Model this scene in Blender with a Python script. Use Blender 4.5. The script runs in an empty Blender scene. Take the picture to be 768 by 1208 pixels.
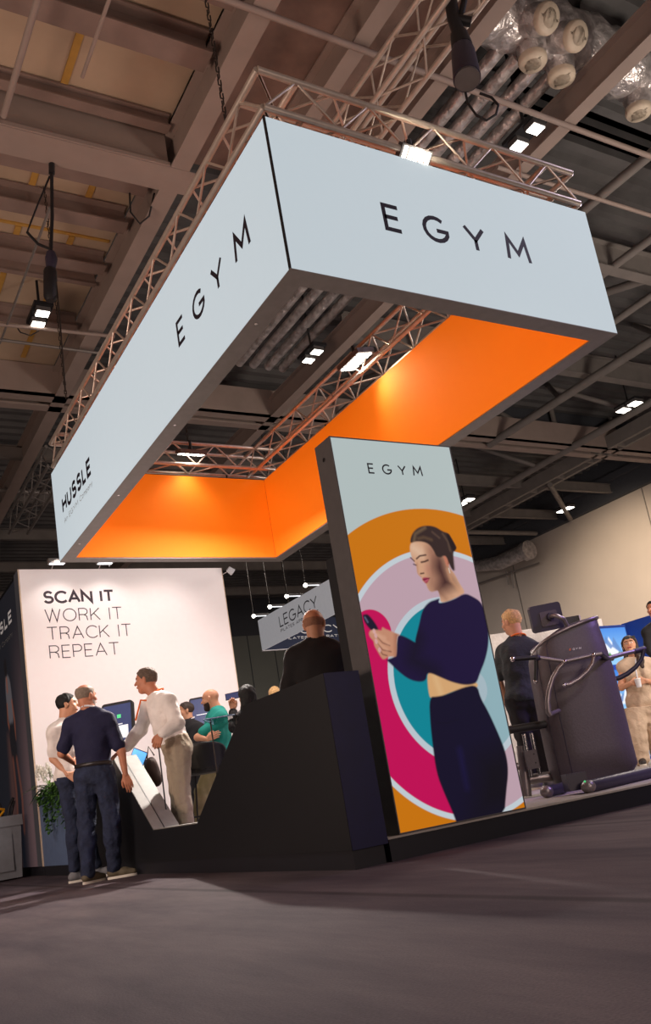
import bpy, math, random
import numpy as np
from mathutils import Vector
random.seed(7)
SC = bpy.context.scene
COL = SC.collection
# ------------------------------------------------------------------ camera
YAW, PIT, ROLL, CH, FPX = 1.0088, .2263, -.1665, .435, 1011.4
PX, PY = 381.8, 700.36
def v3(*a): return np.array(a, float)
FW = v3(math.cos(YAW)*math.cos(PIT), math.sin(YAW)*math.cos(PIT), math.sin(PIT))
_r = v3(math.sin(YAW), -math.cos(YAW), 0); _u = np.cross(_r, FW)
RT = math.cos(ROLL)*_r + math.sin(ROLL)*_u
UP = -math.sin(ROLL)*_r + math.cos(ROLL)*_u
CAM = v3(0, 0, CH)
cam = bpy.data.cameras.new('camera'); co = bpy.data.objects.new('camera', cam); COL.objects.link(co)
from mathutils import Matrix
co.matrix_world = Matrix(((RT[0], UP[0], -FW[0], 0), (RT[1], UP[1], -FW[1], 0), (RT[2], UP[2], -FW[2], CH), (0, 0, 0, 1)))
cam.sensor_fit = 'VERTICAL'; cam.sensor_height = 36.0; cam.lens = 36.0*FPX/1208
cam.shift_x = (384-PX)/1208; cam.shift_y = (PY-604)/1208
cam.clip_start = .05; cam.clip_end = 200
SC.camera = co
# ------------------------------------------------------------------ world, view, lights
w = bpy.data.worlds.new('world'); SC.world = w; w.use_nodes = True
w.node_tree.nodes['Background'].inputs[0].default_value = (.75, .68, .66, 1)
w.node_tree.nodes['Background'].inputs[1].default_value = .15
SC.view_settings.view_transform = 'Standard'; SC.view_settings.look = 'None'
SC.view_settings.gamma = 1; SC.view_settings.use_curve_mapping = False; SC.view_settings.exposure = 0
try:
    SC.cycles.use_denoising = True; SC.cycles.max_bounces = 6; SC.cycles.sample_clamp_indirect = 3
except Exception: pass
def light(kind, name, loc, to, power, color=(1, 1, 1), size=.3, spot=None, blend=.6, size_y=None):
    l = bpy.data.lights.new(name, kind); l.energy = power; l.color = color
    if kind == 'AREA':
        l.size = size
        if size_y: l.shape = 'RECTANGLE'; l.size_y = size_y
    else: l.shadow_soft_size = size
    if kind == 'SPOT': l.spot_size = math.radians(spot or 60); l.spot_blend = blend
    o = bpy.data.objects.new(name, l); COL.objects.link(o); o.location = loc
    d = Vector(to)-Vector(loc); o.rotation_euler = d.to_track_quat('-Z', 'Y').to_euler()
    return o
# hall lamps hung above the aisles, unseen fill lamps added for roof and figures, lamps inside the stand
light('SPOT', 'unseen_spot', (-1.5, 7.0, 7.6), (.8, 3.6, 0), 560, (1, .90, .84), .3, 50, .9)
light('SPOT', 'stand_spot', (4.3, 9.0, 3.4), (.6, 6.0, 0), 1000, (1, .90, .82), .06, 75, .7)
light('SPOT', 'unseen_spot', (-3.0, 4.0, 5.5), (2.6, 9.4, 1.2), 640, (1, .9, .84), .3, 46, .9)  # front fill added to lift the figures and planter, no fixture
light('AREA', 'hall_lamp', (9.5, 2.0, 7.6), (6.5, 2.2, 0), 110, (.82, .74, 1), 1.0)
light('SPOT', 'unseen_spot', (3.5, -1.0, 5.6), (5.8, 5.6, .8), 300, (1, .9, .84), .3, 34, .9)
light('SPOT', 'violet_spot', (9.0, 1.5, 4.6), (5.9, 5.6, .8), 900, (.5, .3, 1), .2, 34, .9)
light('AREA', 'added_uplight', (-3.5, 6.0, 1.5), (1.5, 8.5, 8.2), 330, (1, .72, .58), 2.5)  # this and the next two: added to brighten the roof, no fixtures
light('AREA', 'added_uplight', (3.0, -3.0, 2.0), (5.5, 5.5, 8.2), 170, (1, .74, .62), 2.5)
light('AREA', 'added_uplight', (11.0, 3.0, 2.0), (14, 12, 8.6), 430, (1, .86, .74), 2.5)
light('AREA', 'stand_lamp', (4.3, 8.6, 3.9), (4.1, 9.0, 0), 85, (1, .93, .88), 1.2)
light('SPOT', 'hall_wall_spot', (16, 12.5, 6.6), (22.4, 17.0, 5.2), 4200, (1, .8, .58), .3, 48, 1)
light('AREA', 'hall_lamp', (14, 20, 7.3), (14, 21, 0), 900, (1, .88, .78), 3)
light('AREA', 'hall_lamp', (15, 9, 7.3), (14, 9.5, 0), 600, (1, .86, .76), 2)
light('SPOT', 'booth_spot', (7.6, 4.6, 5.6), (8.9, 7.5, 1.0), 420, (1, .86, .72), .15, 50, .8)

# ------------------------------------------------------------------ materials
M = {}
def mat(name, c, rough=.6, metal=0., emis=0., ecol=None, var=.08, scale=12., bump=0., spec=.5, alpha=None, bd=.01):
    m = bpy.data.materials.new(name); m.use_nodes = True; nt = m.node_tree; b = nt.nodes['Principled BSDF']
    t = nt.nodes.new('ShaderNodeTexCoord'); n = nt.nodes.new('ShaderNodeTexNoise'); n.inputs['Scale'].default_value = scale; n.inputs['Detail'].default_value = 4
    nt.links.new(t.outputs['Object'], n.inputs['Vector'])
    r = nt.nodes.new('ShaderNodeValToRGB')
    r.color_ramp.elements[0].position = .3; r.color_ramp.elements[1].position = .7
    r.color_ramp.elements[0].color = (*[x*(1-var) for x in c], 1); r.color_ramp.elements[1].color = (*[min(1, x*(1+var)) for x in c], 1)
    nt.links.new(n.outputs['Fac'], r.inputs['Fac']); nt.links.new(r.outputs['Color'], b.inputs['Base Color'])
    b.inputs['Roughness'].default_value = rough; b.inputs['Metallic'].default_value = metal
    b.inputs['Specular IOR Level'].default_value = spec
    if emis:
        b.inputs['Emission Color'].default_value = (*(ecol or c), 1); b.inputs['Emission Strength'].default_value = emis
    if bump:
        bp = nt.nodes.new('ShaderNodeBump'); bp.inputs['Strength'].default_value = bump; bp.inputs['Distance'].default_value = bd
        nt.links.new(n.outputs['Fac'], bp.inputs['Height']); nt.links.new(bp.outputs['Normal'], b.inputs['Normal'])
    if alpha is not None: b.inputs['Alpha'].default_value = alpha
    M[name] = m; return m
def s2l(c):
    c = np.asarray(c, float)/255.; return tuple(np.where(c <= .04045, c/12.92, ((c+.055)/1.055)**2.4))
mat('box_fabric', (.18, .21, .22), .8, emis=.70, ecol=s2l((208, 222, 230)), var=.02)
mat('orange_fabric', s2l((245, 125, 10)), .75, emis=.36, ecol=s2l((240, 122, 6)), var=.03)
mat('frame_grey', s2l((128, 122, 118)), .45, .3)
mat('dark_frame', s2l((95, 92, 92)), .5, .3)
mat('black', (.008, .008, .010), .5)
mat('ink', (.012, .008, .02), .6)
mat('soft_ink', s2l((62, 48, 56)), .7)
mat('grey_ink', s2l((150, 155, 155)), .7)
mat('white_ink', s2l((225, 225, 225)), .6, emis=.15)
mat('counter', s2l((15, 16, 21)), .5, var=.1)
mat('counter_side', s2l((10, 10, 62)), .5, var=.1)
mat('plinth', s2l((26, 26, 34)), .5)
mat('chute', s2l((128, 125, 120)), .55)
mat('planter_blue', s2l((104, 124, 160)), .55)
mat('edge_strip', s2l((225, 200, 175)), .5)
mat('white_wall', s2l((232, 222, 220)), .8, var=.015, emis=.25, ecol=s2l((245, 226, 224)))  # emission stands in for brighter, softer lamp light on the wall
mat('platform', s2l((165, 158, 150)), .8)
mat('aluminium', s2l((205, 192, 180)), .33, .6, var=.1)
mat('chrome', s2l((205, 200, 200)), .15, 1.)
mat('foil', s2l((205, 198, 196)), .30, .6, bump=1., scale=7, var=.35, bd=.06)
mat('duct_ring', s2l((205, 190, 170)), .6)
mat('beam', s2l((146, 130, 122)), .7, var=.06, scale=3)
mat('beam_dark', s2l((128, 108, 100)), .75, var=.12, scale=3)
mat('roof_steel', s2l((112, 106, 102)), .7, var=.12, scale=3)
mat('ceil_panel', s2l((172, 150, 128)), .85, var=.08, scale=2)
mat('ochre', s2l((176, 134, 62)), .8)
mat('slab', s2l((132, 108, 98)), .9, var=.25, scale=2.5)
mat('deck', s2l((84, 82, 82)), .8, var=.2, scale=2)
mat('dark_clad', s2l((62, 64, 70)), .8)
mat('hall_wall', s2l((176, 165, 156)), .85, var=.04, scale=1)
mat('hall_back', s2l((112, 114, 108)), .85, var=.05, scale=1)
mat('lamp', (1, 1, 1), .5, emis=9, ecol=(1, .93, .82))
mat('tube_lamp', (1, 1, 1), .5, emis=2.2, ecol=(.92, .95, 1))
mat('rubber', (.012, .012, .014), .6)
mat('chain', s2l((60, 54, 50)), .5, .6)
mat('yellow', s2l((225, 160, 20)), .5)
mat('bin_grey', s2l((120, 122, 128)), .6)
mat('skin', s2l((205, 150, 118)), .55, var=.06, scale=18)
mat('skin_tan', s2l((186, 122, 92)), .55, var=.08, scale=18)
mat('lip', s2l((170, 88, 80)), .5)
mat('eye', s2l((235, 230, 225)), .3)
mat('iris', (.02, .012, .01), .3)
mat('brow', s2l((62, 42, 30)), .8)
mat('navy', s2l((22, 22, 56)), .85, bump=.5, scale=11, bd=.03)
mat('denim', s2l((34, 42, 66)), .9, var=.3, bump=.7, scale=14, bd=.04)
mat('white_cloth', s2l((232, 224, 218)), .85, bump=.6, scale=9, bd=.04)
mat('khaki', s2l((160, 146, 126)), .9, bump=.7, scale=11, bd=.04)
mat('teal', s2l((10, 140, 128)), .8, bump=.3, scale=14)
mat('olive', s2l((140, 130, 92)), .9, bump=.4, scale=14)
mat('black_cloth', s2l((26, 25, 28)), .9, bump=.3, scale=14)
mat('charcoal', s2l((50, 54, 56)), .9, bump=.6, scale=10, bd=.04)
mat('beige_cloth', s2l((196, 172, 148)), .9, bump=.6, scale=10, bd=.04)
mat('hair_brown', s2l((52, 36, 28)), .6, var=.3, scale=60)
mat('hair_dark', s2l((13, 10, 9)), .75, var=.3, scale=60)
mat('hair_grey', s2l((128, 112, 98)), .8, var=.25, scale=60)
mat('stubble', s2l((158, 112, 88)), .8, var=.15, scale=80)
mat('hair_salt', s2l((92, 76, 64)), .8, var=.3, scale=60)
mat('hair_blond', s2l((205, 165, 112)), .7, var=.3, scale=60)
mat('beard', s2l((40, 26, 22)), .8, var=.3, scale=60)
mat('beard_grey', s2l((190, 175, 165)), .8, var=.2, scale=60)
mat('orange_band', s2l((238, 110, 20)), .6)
mat('white_band', s2l((215, 215, 220)), .6)
mat('leather', s2l((40, 34, 34)), .4)
mat('sneaker_grey', s2l((120, 120, 124)), .7)
mat('sneaker_olive', s2l((98, 88, 70)), .7)
mat('sole', s2l((225, 218, 205)), .6)
mat('screen', s2l((60, 66, 100)), .2, emis=.5, ecol=s2l((70, 78, 120)))
mat('screen_white', (1, 1, 1), .3, emis=.7, ecol=s2l((200, 215, 225)))
mat('screen_blue', (.2, .5, 1), .3, emis=.9, ecol=s2l((90, 180, 245)))
mat('screen_green', (.1, .7, .3), .3, emis=.7, ecol=s2l((70, 200, 120)))
mat('bag_brown', s2l((64, 44, 36)), .6)
mat('machine', s2l((84, 76, 82)), .5, var=.08, bump=.15, scale=60)
mat('machine_dark', s2l((46, 42, 60)), .45)
mat('machine_metal', s2l((142, 134, 136)), .35, .6)
mat('leaf', s2l((62, 104, 38)), .6, var=.4, scale=30)
mat('leaf_light', s2l((100, 140, 50)), .6, var=.3, scale=30)
mat('petal', s2l((250, 248, 238)), .6, var=.03)
mat('booth_blue', s2l((18, 48, 120)), .6, emis=.12, ecol=s2l((30, 80, 190)))
mat('banner_white', s2l((215, 210, 210)), .8, emis=.3, ecol=s2l((215, 215, 220)), var=.03)
mat('banner_navy', s2l((34, 42, 66)), .8, emis=.15)
# floor carpet: large soft wear, strip seams along the aisle
m = bpy.data.materials.new('carpet'); m.use_nodes = True; nt = m.node_tree; b = nt.nodes['Principled BSDF']
b.inputs['Roughness'].default_value = .85; b.inputs['Specular IOR Level'].default_value = .15
tc = nt.nodes.new('ShaderNodeTexCoord')
mp = nt.nodes.new('ShaderNodeMapping'); mp.inputs['Scale'].default_value = (1.6, .35, 1); mp.inputs['Rotation'].default_value = (0, 0, -.35); nt.links.new(tc.outputs['Object'], mp.inputs[0])
n1 = nt.nodes.new('ShaderNodeTexNoise'); n1.inputs['Scale'].default_value = 1.6; n1.inputs['Detail'].default_value = 8; n1.inputs['Roughness'].default_value = .65; nt.links.new(mp.outputs[0], n1.inputs['Vector'])
n2 = nt.nodes.new('ShaderNodeTexNoise'); n2.inputs['Scale'].default_value = 140; n2.inputs['Detail'].default_value = 3; nt.links.new(tc.outputs['Object'], n2.inputs['Vector'])
cr = nt.nodes.new('ShaderNodeValToRGB'); cr.color_ramp.elements[0].position = .32; cr.color_ramp.elements[1].position = .7
cr.color_ramp.elements[0].color = (*s2l((70, 60, 68)), 1); cr.color_ramp.elements[1].color = (*s2l((108, 95, 98)), 1)
nt.links.new(n1.outputs['Fac'], cr.inputs[0])
wv = nt.nodes.new('ShaderNodeTexWave'); wv.wave_type = 'BANDS'; wv.bands_direction = 'X'; wv.inputs['Scale'].default_value = .157; wv.inputs['Distortion'].default_value = .15; nt.links.new(tc.outputs['Object'], wv.inputs['Vector'])
sr = nt.nodes.new('ShaderNodeValToRGB'); sr.color_ramp.elements[0].position = 0; sr.color_ramp.elements[0].color = (.55, .55, .55, 1); sr.color_ramp.elements[1].position = .0015; sr.color_ramp.elements[1].color = (1, 1, 1, 1); nt.links.new(wv.outputs['Fac'], sr.inputs[0])
mx = nt.nodes.new('ShaderNodeMixRGB'); mx.blend_type = 'MULTIPLY'; mx.inputs[0].default_value = 1; nt.links.new(cr.outputs[0], mx.inputs[1]); nt.links.new(sr.outputs[0], mx.inputs[2])
mx2 = nt.nodes.new('ShaderNodeMixRGB'); mx2.blend_type = 'OVERLAY'; mx2.inputs[0].default_value = .35; nt.links.new(mx.outputs[0], mx2.inputs[1]); nt.links.new(n2.outputs['Fac'], mx2.inputs[2])
nt.links.new(mx2.outputs[0], b.inputs['Base Color'])
bp = nt.nodes.new('ShaderNodeBump'); bp.inputs['Strength'].default_value = .4; bp.inputs['Distance'].default_value = .004; nt.links.new(n2.outputs['Fac'], bp.inputs['Height']); nt.links.new(bp.outputs[0], b.inputs['Normal'])
M['carpet'] = m
# printed fabric, backlit or not: colours come from the print (attribute)
def print_mat(name, emis, diff=.5):
    m = bpy.data.materials.new(name); m.use_nodes = True; nt = m.node_tree; b = nt.nodes['Principled BSDF']
    a = nt.nodes.new('ShaderNodeAttribute'); a.attribute_name = 'print'
    hs = nt.nodes.new('ShaderNodeHueSaturation'); hs.inputs['Value'].default_value = diff
    nt.links.new(a.outputs['Color'], hs.inputs['Color'])
    nt.links.new(hs.outputs['Color'], b.inputs['Base Color']); nt.links.new(a.outputs['Color'], b.inputs['Emission Color'])
    b.inputs['Emission Strength'].default_value = emis; b.inputs['Roughness'].default_value = .8
    M[name] = m
print_mat('backlit_print', .68, .25); print_mat('wall_print', .35, 1.); print_mat('screen_print', 1.0, .2)  # wall_print glows only to brighten the dark side wall, no backlight there
# glass
m = bpy.data.materials.new('glass'); m.use_nodes = True; nt = m.node_tree
for n in list(nt.nodes): nt.nodes.remove(n)
o_ = nt.nodes.new('ShaderNodeOutputMaterial'); g = nt.nodes.new('ShaderNodeBsdfGlossy'); g.inputs['Roughness'].default_value = .03
tr = nt.nodes.new('ShaderNodeBsdfTransparent'); tr.inputs[0].default_value = (.86, .95, .92, 1); ms = nt.nodes.new('ShaderNodeMixShader'); fr = nt.nodes.new('ShaderNodeFresnel'); fr.inputs[0].default_value = 1.5
nt.links.new(fr.outputs[0], ms.inputs[0]); nt.links.new(tr.outputs[0], ms.inputs[1]); nt.links.new(g.outputs[0], ms.inputs[2]); nt.links.new(ms.outputs[0], o_.inputs[0])
M['glass'] = m

# ------------------------------------------------------------------ helpers
class MB:
    def __init__(s): s.v = []; s.f = []; s.mi = []; s.sm = []; s.cur = 0; s.smooth = False
    def add(s, vs, fs, smooth=None):
        n = len(s.v); s.v += [tuple(map(float, p)) for p in vs]
        for f in fs: s.f.append([i+n for i in f]); s.mi.append(s.cur); s.sm.append(s.smooth if smooth is None else smooth)
        return s
    def box(s, x0, x1, y0, y1, z0, z1):
        return s.add([(x, y, z) for x in (x0, x1) for y in (y0, y1) for z in (z0, z1)],
                     [(0, 1, 3, 2), (4, 6, 7, 5), (0, 4, 5, 1), (2, 3, 7, 6), (0, 2, 6, 4), (1, 5, 7, 3)], False)
    def obox(s, c, ax, ay, az):   # oriented box: centre and three half vectors
        c, ax, ay, az = [np.array(q, float) for q in (c, ax, ay, az)]
        if np.dot(np.cross(ax, ay), az) < 0: az = -az
        return s.add([c+i*ax+j*ay+k*az for i in (-1, 1) for j in (-1, 1) for k in (-1, 1)],
                     [(0, 1, 3, 2), (4, 6, 7, 5), (0, 4, 5, 1), (2, 3, 7, 6), (0, 2, 6, 4), (1, 5, 7, 3)], False)
    def tube(s, pts, r, n=10, cap=True):
        pts = [np.array(p, float) for p in pts]; k = len(pts)
        rs = list(r) if hasattr(r, '__len__') else [r]*k
        t = (pts[1]-pts[0]); t = t/(np.linalg.norm(t)+1e-9)
        u = np.cross(t, v3(0, 0, 1) if abs(t[2]) < .9 else v3(1, 0, 0)); u /= np.linalg.norm(u)
        vs = []
        for i, p in enumerate(pts):
            if i == 0: t = pts[1]-p
            elif i == k-1: t = p-pts[i-1]
            else:
                a = p-pts[i-1]; b_ = pts[i+1]-p; t = a/(np.linalg.norm(a)+1e-9)+b_/(np.linalg.norm(b_)+1e-9)
            t = t/(np.linalg.norm(t)+1e-9); u = u-t*np.dot(u, t); u /= np.linalg.norm(u)+1e-9; w_ = np.cross(t, u)
            for j in range(n):
                a = 2*math.pi*j/n; vs.append(p+rs[i]*(math.cos(a)*u+math.sin(a)*w_))
        fs = [(i*n+j, i*n+(j+1) % n, (i+1)*n+(j+1) % n, (i+1)*n+j) for i in range(k-1) for j in range(n)]
        s.add(vs, fs, True)
        if cap:
            s.add(vs[:n], [tuple(range(n))[::-1]], False); s.add(vs[-n:], [tuple(range(n))], False)
        return s
    def loft(s, rings, cap=True):
        n = len(rings[0]); vs = [p for r in rings for p in r]
        s.add(vs, [(i*n+j, i*n+(j+1) % n, (i+1)*n+(j+1) % n, (i+1)*n+j) for i in range(len(rings)-1) for j in range(n)], True)
        if cap: s.add(rings[0], [tuple(range(n))[::-1]], False); s.add(rings[-1], [tuple(range(n))], False)
        return s
    def ball(s, c, r, n=12):
        rr = r if hasattr(r, '__len__') else (r, r, r); c = np.array(c, float)
        rings = []
        for i in range(1, n): 
            a = math.pi*i/n
            rings.append([c+v3(rr[0]*math.sin(a)*math.cos(2*math.pi*j/n), rr[1]*math.sin(a)*math.sin(2*math.pi*j/n), -rr[2]*math.cos(a)) for j in range(n)])
        return s.loft(rings)
    def build(s, name, mats, parent=None, origin=None):
        me = bpy.data.meshes.new(name)
        V = np.array(s.v, float)
        if origin is not None: V = V-np.array(origin, float)
        elif parent is not None: V = V-np.array(parent['_o'], float)
        me.from_pydata(V.tolist(), [], s.f)
        if not isinstance(mats, (list, tuple)): mats = [mats]
        for m_ in mats: me.materials.append(M[m_])
        me.polygons.foreach_set('material_index', s.mi); me.polygons.foreach_set('use_smooth', s.sm)
        me.update()
        o = bpy.data.objects.new(name, me); COL.objects.link(o)
        if parent is not None:
            o.parent = parent; o['_o'] = list(parent['_o'])
        elif origin is not None: o.location = origin; o['_o'] = list(map(float, origin))
        else: o['_o'] = [0., 0., 0.]
        return o
def tag(o, label=None, cat=None, group=None, kind=None):
    if label: o['label'] = label
    if cat: o['category'] = cat
    if group: o['group'] = group
    if kind: o['kind'] = kind
    return o
def thing(name, loc, label, cat, group=None):
    o = bpy.data.objects.new(name, None); COL.objects.link(o); o.location = tuple(map(float, loc)); o['_o'] = [float(q) for q in loc]
    o.empty_display_size = .1
    return tag(o, label, cat, group)
def struct(o): o['kind'] = 'structure'; return o
HF = v3(math.cos(YAW), math.sin(YAW), 0); HR = v3(math.sin(YAW), -math.cos(YAW), 0); HZ = v3(0, 0, 1)
def ray(x, y): return FW+RT*(x-PX)/FPX-UP*(y-PY)/FPX
def at(x, y, ax, val):
    d = ray(x, y); return CAM+d*((val-CAM[ax])/d[ax])
def vp(x, y, D):      # point at horizontal distance D in front of the tripod
    d = ray(x, y); return CAM+d*(D/np.dot(d, HF))
def ibeam(mb, a, b, w=.2, h=.35, t=.02):   # horizontal beam, bottom flange at a.z
    a = np.array(a, float); b = np.array(b, float); d = b-a; L = np.linalg.norm(d); d /= L; n = np.cross(v3(0, 0, 1), d); n /= np.linalg.norm(n); u = np.cross(d, n)
    c = (a+b)/2
    mb.obox(c+u*t/2, d*L/2, n*w/2, u*t/2); mb.obox(c+u*(h-t/2), d*L/2, n*w/2, u*t/2); mb.obox(c+u*h/2, d*L/2, n*t/2, u*(h/2-t))
# ---- stroke lettering
def arc(cx, cy, rx, ry, a0, a1, n=14):
    return [(cx+rx*math.cos(math.radians(a0+(a1-a0)*i/n)), cy+ry*math.sin(math.radians(a0+(a1-a0)*i/n))) for i in range(n+1)]
GL = {
 'E': (.56, [[(.56, 1), (0, 1), (0, 0), (.56, 0)], [(0, .52), (.5, .52)]]),
 'G': (.95, [arc(.5, .5, .47, .5, 50, 338)+[(.94, .45), (.52, .45)]]),
 'Y': (.8, [[(0, 1), (.4, .45), (.8, 1)], [(.4, .47), (.4, 0)]]),
 'M': (.98, [[(0, 0), (.1, 1), (.49, .3), (.88, 1), (.98, 0)]]),
 'H': (.68, [[(0, 0), (0, 1)], [(.68, 0), (.68, 1)], [(0, .52), (.68, .52)]]),
 'U': (.66, [[(0, 1), (0, .33)]+arc(.33, .33, .33, .33, 180, 360)[1:]+[(.66, 1)]]),
 'S': (.6, [arc(.3, .74, .27, .26, 25, 235)+arc(.3, .27, .3, .27, 60, -160)]),
 'L': (.5, [[(0, 1), (0, 0), (.5, 0)]]),
 'C': (.8, [arc(.48, .5, .47, .5, 42, 318)]),
 'A': (.8, [[(0, 0), (.4, 1), (.8, 0)], [(.14, .33), (.66, .33)]]),
 'N': (.72, [[(0, 0), (0, 1), (.72, 0), (.72, 1)]]),
 'I': (.05, [[(.02, 0), (.02, 1)]]),
 'T': (.72, [[(0, 1), (.72, 1)], [(.36, 1), (.36, 0)]]),
 'W': (1.1, [[(0, 1), (.28, 0), (.55, 1), (.82, 0), (1.1, 1)]]),
 'O': (.95, [arc(.475, .5, .475, .5, 90, 450, 24)]),
 'R': (.66, [[(0, 0), (0, 1), (.38, 1)]+arc(.38, .74, .26, .26, 90, -90)[1:]+[(0, .48)], [(.36, .48), (.56, .35), (.62, 0)]]),
 'K': (.7, [[(0, 0), (0, 1)], [(.68, 1), (.02, .36)], [(.24, .58), (.7, 0)]]),
 'P': (.62, [[(0, 0), (0, 1), (.36, 1)]+arc(.36, .73, .26, .27, 90, -90)[1:]+[(0, .46)]]),
 'n': (.42, [[(0, 0), (0, .66)], [(0, .42)]+arc(.21, .44, .21, .22, 180, 0)+[(.42, 0)]]),
 'o': (.5, [arc(.25, .33, .25, .33, 90, 450)]),
 'm': (.72, [[(0, 0), (0, .66)], [(0, .45)]+arc(.18, .46, .18, .2, 180, 0)+[(.36, 0)], [(.36, .45)]+arc(.54, .46, .18, .2, 180, 0)+[(.72, 0)]]),
 'p': (.46, [[(0, -.28), (0, .66)], arc(.23, .33, .23, .33, 90, 450)]),
 'a': (.44, [arc(.22, .3, .22, .3, 90, 450), [(.44, .62), (.44, 0)]]),
 'y': (.46, [[(0, .66), (.23, 0)], [(.46, .66), (.1, -.28)]]),
 ' ': (.3, [])}
def ribbon(mb, pts, w, P):
    pts = [np.array(p, float) for p in pts]; k = len(pts); closed = np.linalg.norm(pts[0]-pts[-1]) < 1e-6
    L, R = [], []
    for i in range(k):
        a = pts[i]-pts[i-1] if i > 0 else (pts[-1]-pts[-2] if closed else pts[1]-pts[0])
        b_ = pts[i+1]-pts[i] if i < k-1 else (pts[1]-pts[0] if closed else pts[i]-pts[i-1])
        a = a/np.linalg.norm(a); b_ = b_/np.linalg.norm(b_)
        na = np.array([-a[1], a[0]]); nb = np.array([-b_[1], b_[0]]); m_ = na+nb; q = np.dot(m_, m_)
        m_ = m_*2/q if q > .25 else m_/math.sqrt(q+1e-9)*1.6
        L.append(pts[i]+m_*w/2); R.append(pts[i]-m_*w/2)
    mb.add([P(*p) for p in L]+[P(*p) for p in R], [(i, k+i, k+i+1, i+1) for i in range(k-1)], False)
def text(mb, s, P, x, y, h, stroke, gap=.25, width=None, xs=None):
    """s written from (x,y); P maps face coordinates to the world"""
    tot = sum(GL[c][0] for c in s)+gap*(len(s)-1); sx = (width/(tot*h)) if width else 1.
    cx = x
    for i, c in enumerate(s):
        gw, strokes = GL[c]
        if xs: cx = xs[i]
        for st in strokes: 
            ribbon(mb, [(cx+p[0]*h*sx, y+stroke/2+p[1]*(h-stroke)) for p in st], stroke, P)
        cx += (gw+gap)*h*sx
# ---- numpy painter on a grid
def poly_mask(X, Y, poly, soft):
    P = np.array(poly, float); n = len(P); d2 = np.full(X.shape, 1e9); inside = np.zeros(X.shape, bool)
    x0, y0 = P.min(0)-soft*2; x1, y1 = P.max(0)+soft*2
    sel = (X > x0) & (X < x1) & (Y > y0) & (Y < y1); x = X[sel]; y = Y[sel]; dd = np.full(x.shape, 1e9); ins = np.zeros(x.shape, bool)
    for i in range(n):
        a = P[i]; b_ = P[(i+1) % n]; e = b_-a; t = np.clip(((x-a[0])*e[0]+(y-a[1])*e[1])/(e@e+1e-9), 0, 1)
        dd = np.minimum(dd, (x-a[0]-t*e[0])**2+(y-a[1]-t*e[1])**2)
        if a[1] != b_[1]: ins ^= ((a[1] > y) != (b_[1] > y)) & (x < (b_[0]-a[0])*(y-a[1])/(b_[1]-a[1])+a[0])
    sd = np.where(ins, 1, -1)*np.sqrt(dd); out = np.zeros(X.shape); out[sel] = np.clip(sd/soft*.5+.5, 0, 1); return out
def line_mask(X, Y, pts, w, soft):
    d = np.full(X.shape, 1e9)
    for i in range(len(pts)-1):
        a = np.array(pts[i], float); e = np.array(pts[i+1], float)-a; t = np.clip(((X-a[0])*e[0]+(Y-a[1])*e[1])/(e@e+1e-9), 0, 1)
        d = np.minimum(d, np.hypot(X-a[0]-t*e[0], Y-a[1]-t*e[1]))
    return np.clip((w/2-d)/soft+.5, 0, 1)
def chaikin(p, n=2):
    p = [np.array(q, float) for q in p]
    for _ in range(n):
        q = []
        for i in range(len(p)): a = p[i]; b_ = p[(i+1) % len(p)]; q += [a*.75+b_*.25, a*.25+b_*.75]
        p = q
    return p
def mixc(C, m_, c):
    c = np.array(s2l(c)) if not (isinstance(c, np.ndarray) and c.ndim > 1) else c
    return C*(1-m_[..., None])+c*m_[..., None]
def printed(name, P, w_, h_, step, painter, material, parent):
    nx, ny = int(w_/step)+1, int(h_/step)+1
    U, V_ = np.meshgrid(np.linspace(0, w_, nx), np.linspace(0, h_, ny), indexing='ij')
    C = painter(U*1000, V_*1000)
    o0 = np.array(P(0, 0)); eu = (np.array(P(1, 0))-o0); ev = np.array(P(0, 1))-o0
    pos = o0+U[..., None]*eu+V_[..., None]*ev-np.array(parent['_o'])
    idx = np.arange(nx*ny).reshape(nx, ny)
    F = np.stack([idx[:-1, :-1], idx[1:, :-1], idx[1:, 1:], idx[:-1, 1:]], -1).reshape(-1, 4)
    me = bpy.data.meshes.new(name); me.vertices.add(nx*ny); me.vertices.foreach_set('co', pos.reshape(-1))
    me.loops.add(F.size); me.loops.foreach_set('vertex_index', F.reshape(-1).astype(np.int32)); me.polygons.add(len(F))
    me.polygons.foreach_set('loop_start', np.arange(0, F.size, 4, dtype=np.int32)); me.update(calc_edges=True)
    at_ = me.color_attributes.new('print', 'FLOAT_COLOR', 'POINT')
    at_.data.foreach_set('color', np.concatenate([C, np.ones(C.shape[:2]+(1,))], -1).reshape(-1))
    me.materials.append(M[material]); o = bpy.data.objects.new(name, me); COL.objects.link(o); o.parent = parent; o['_o'] = list(parent['_o']); return o
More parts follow.
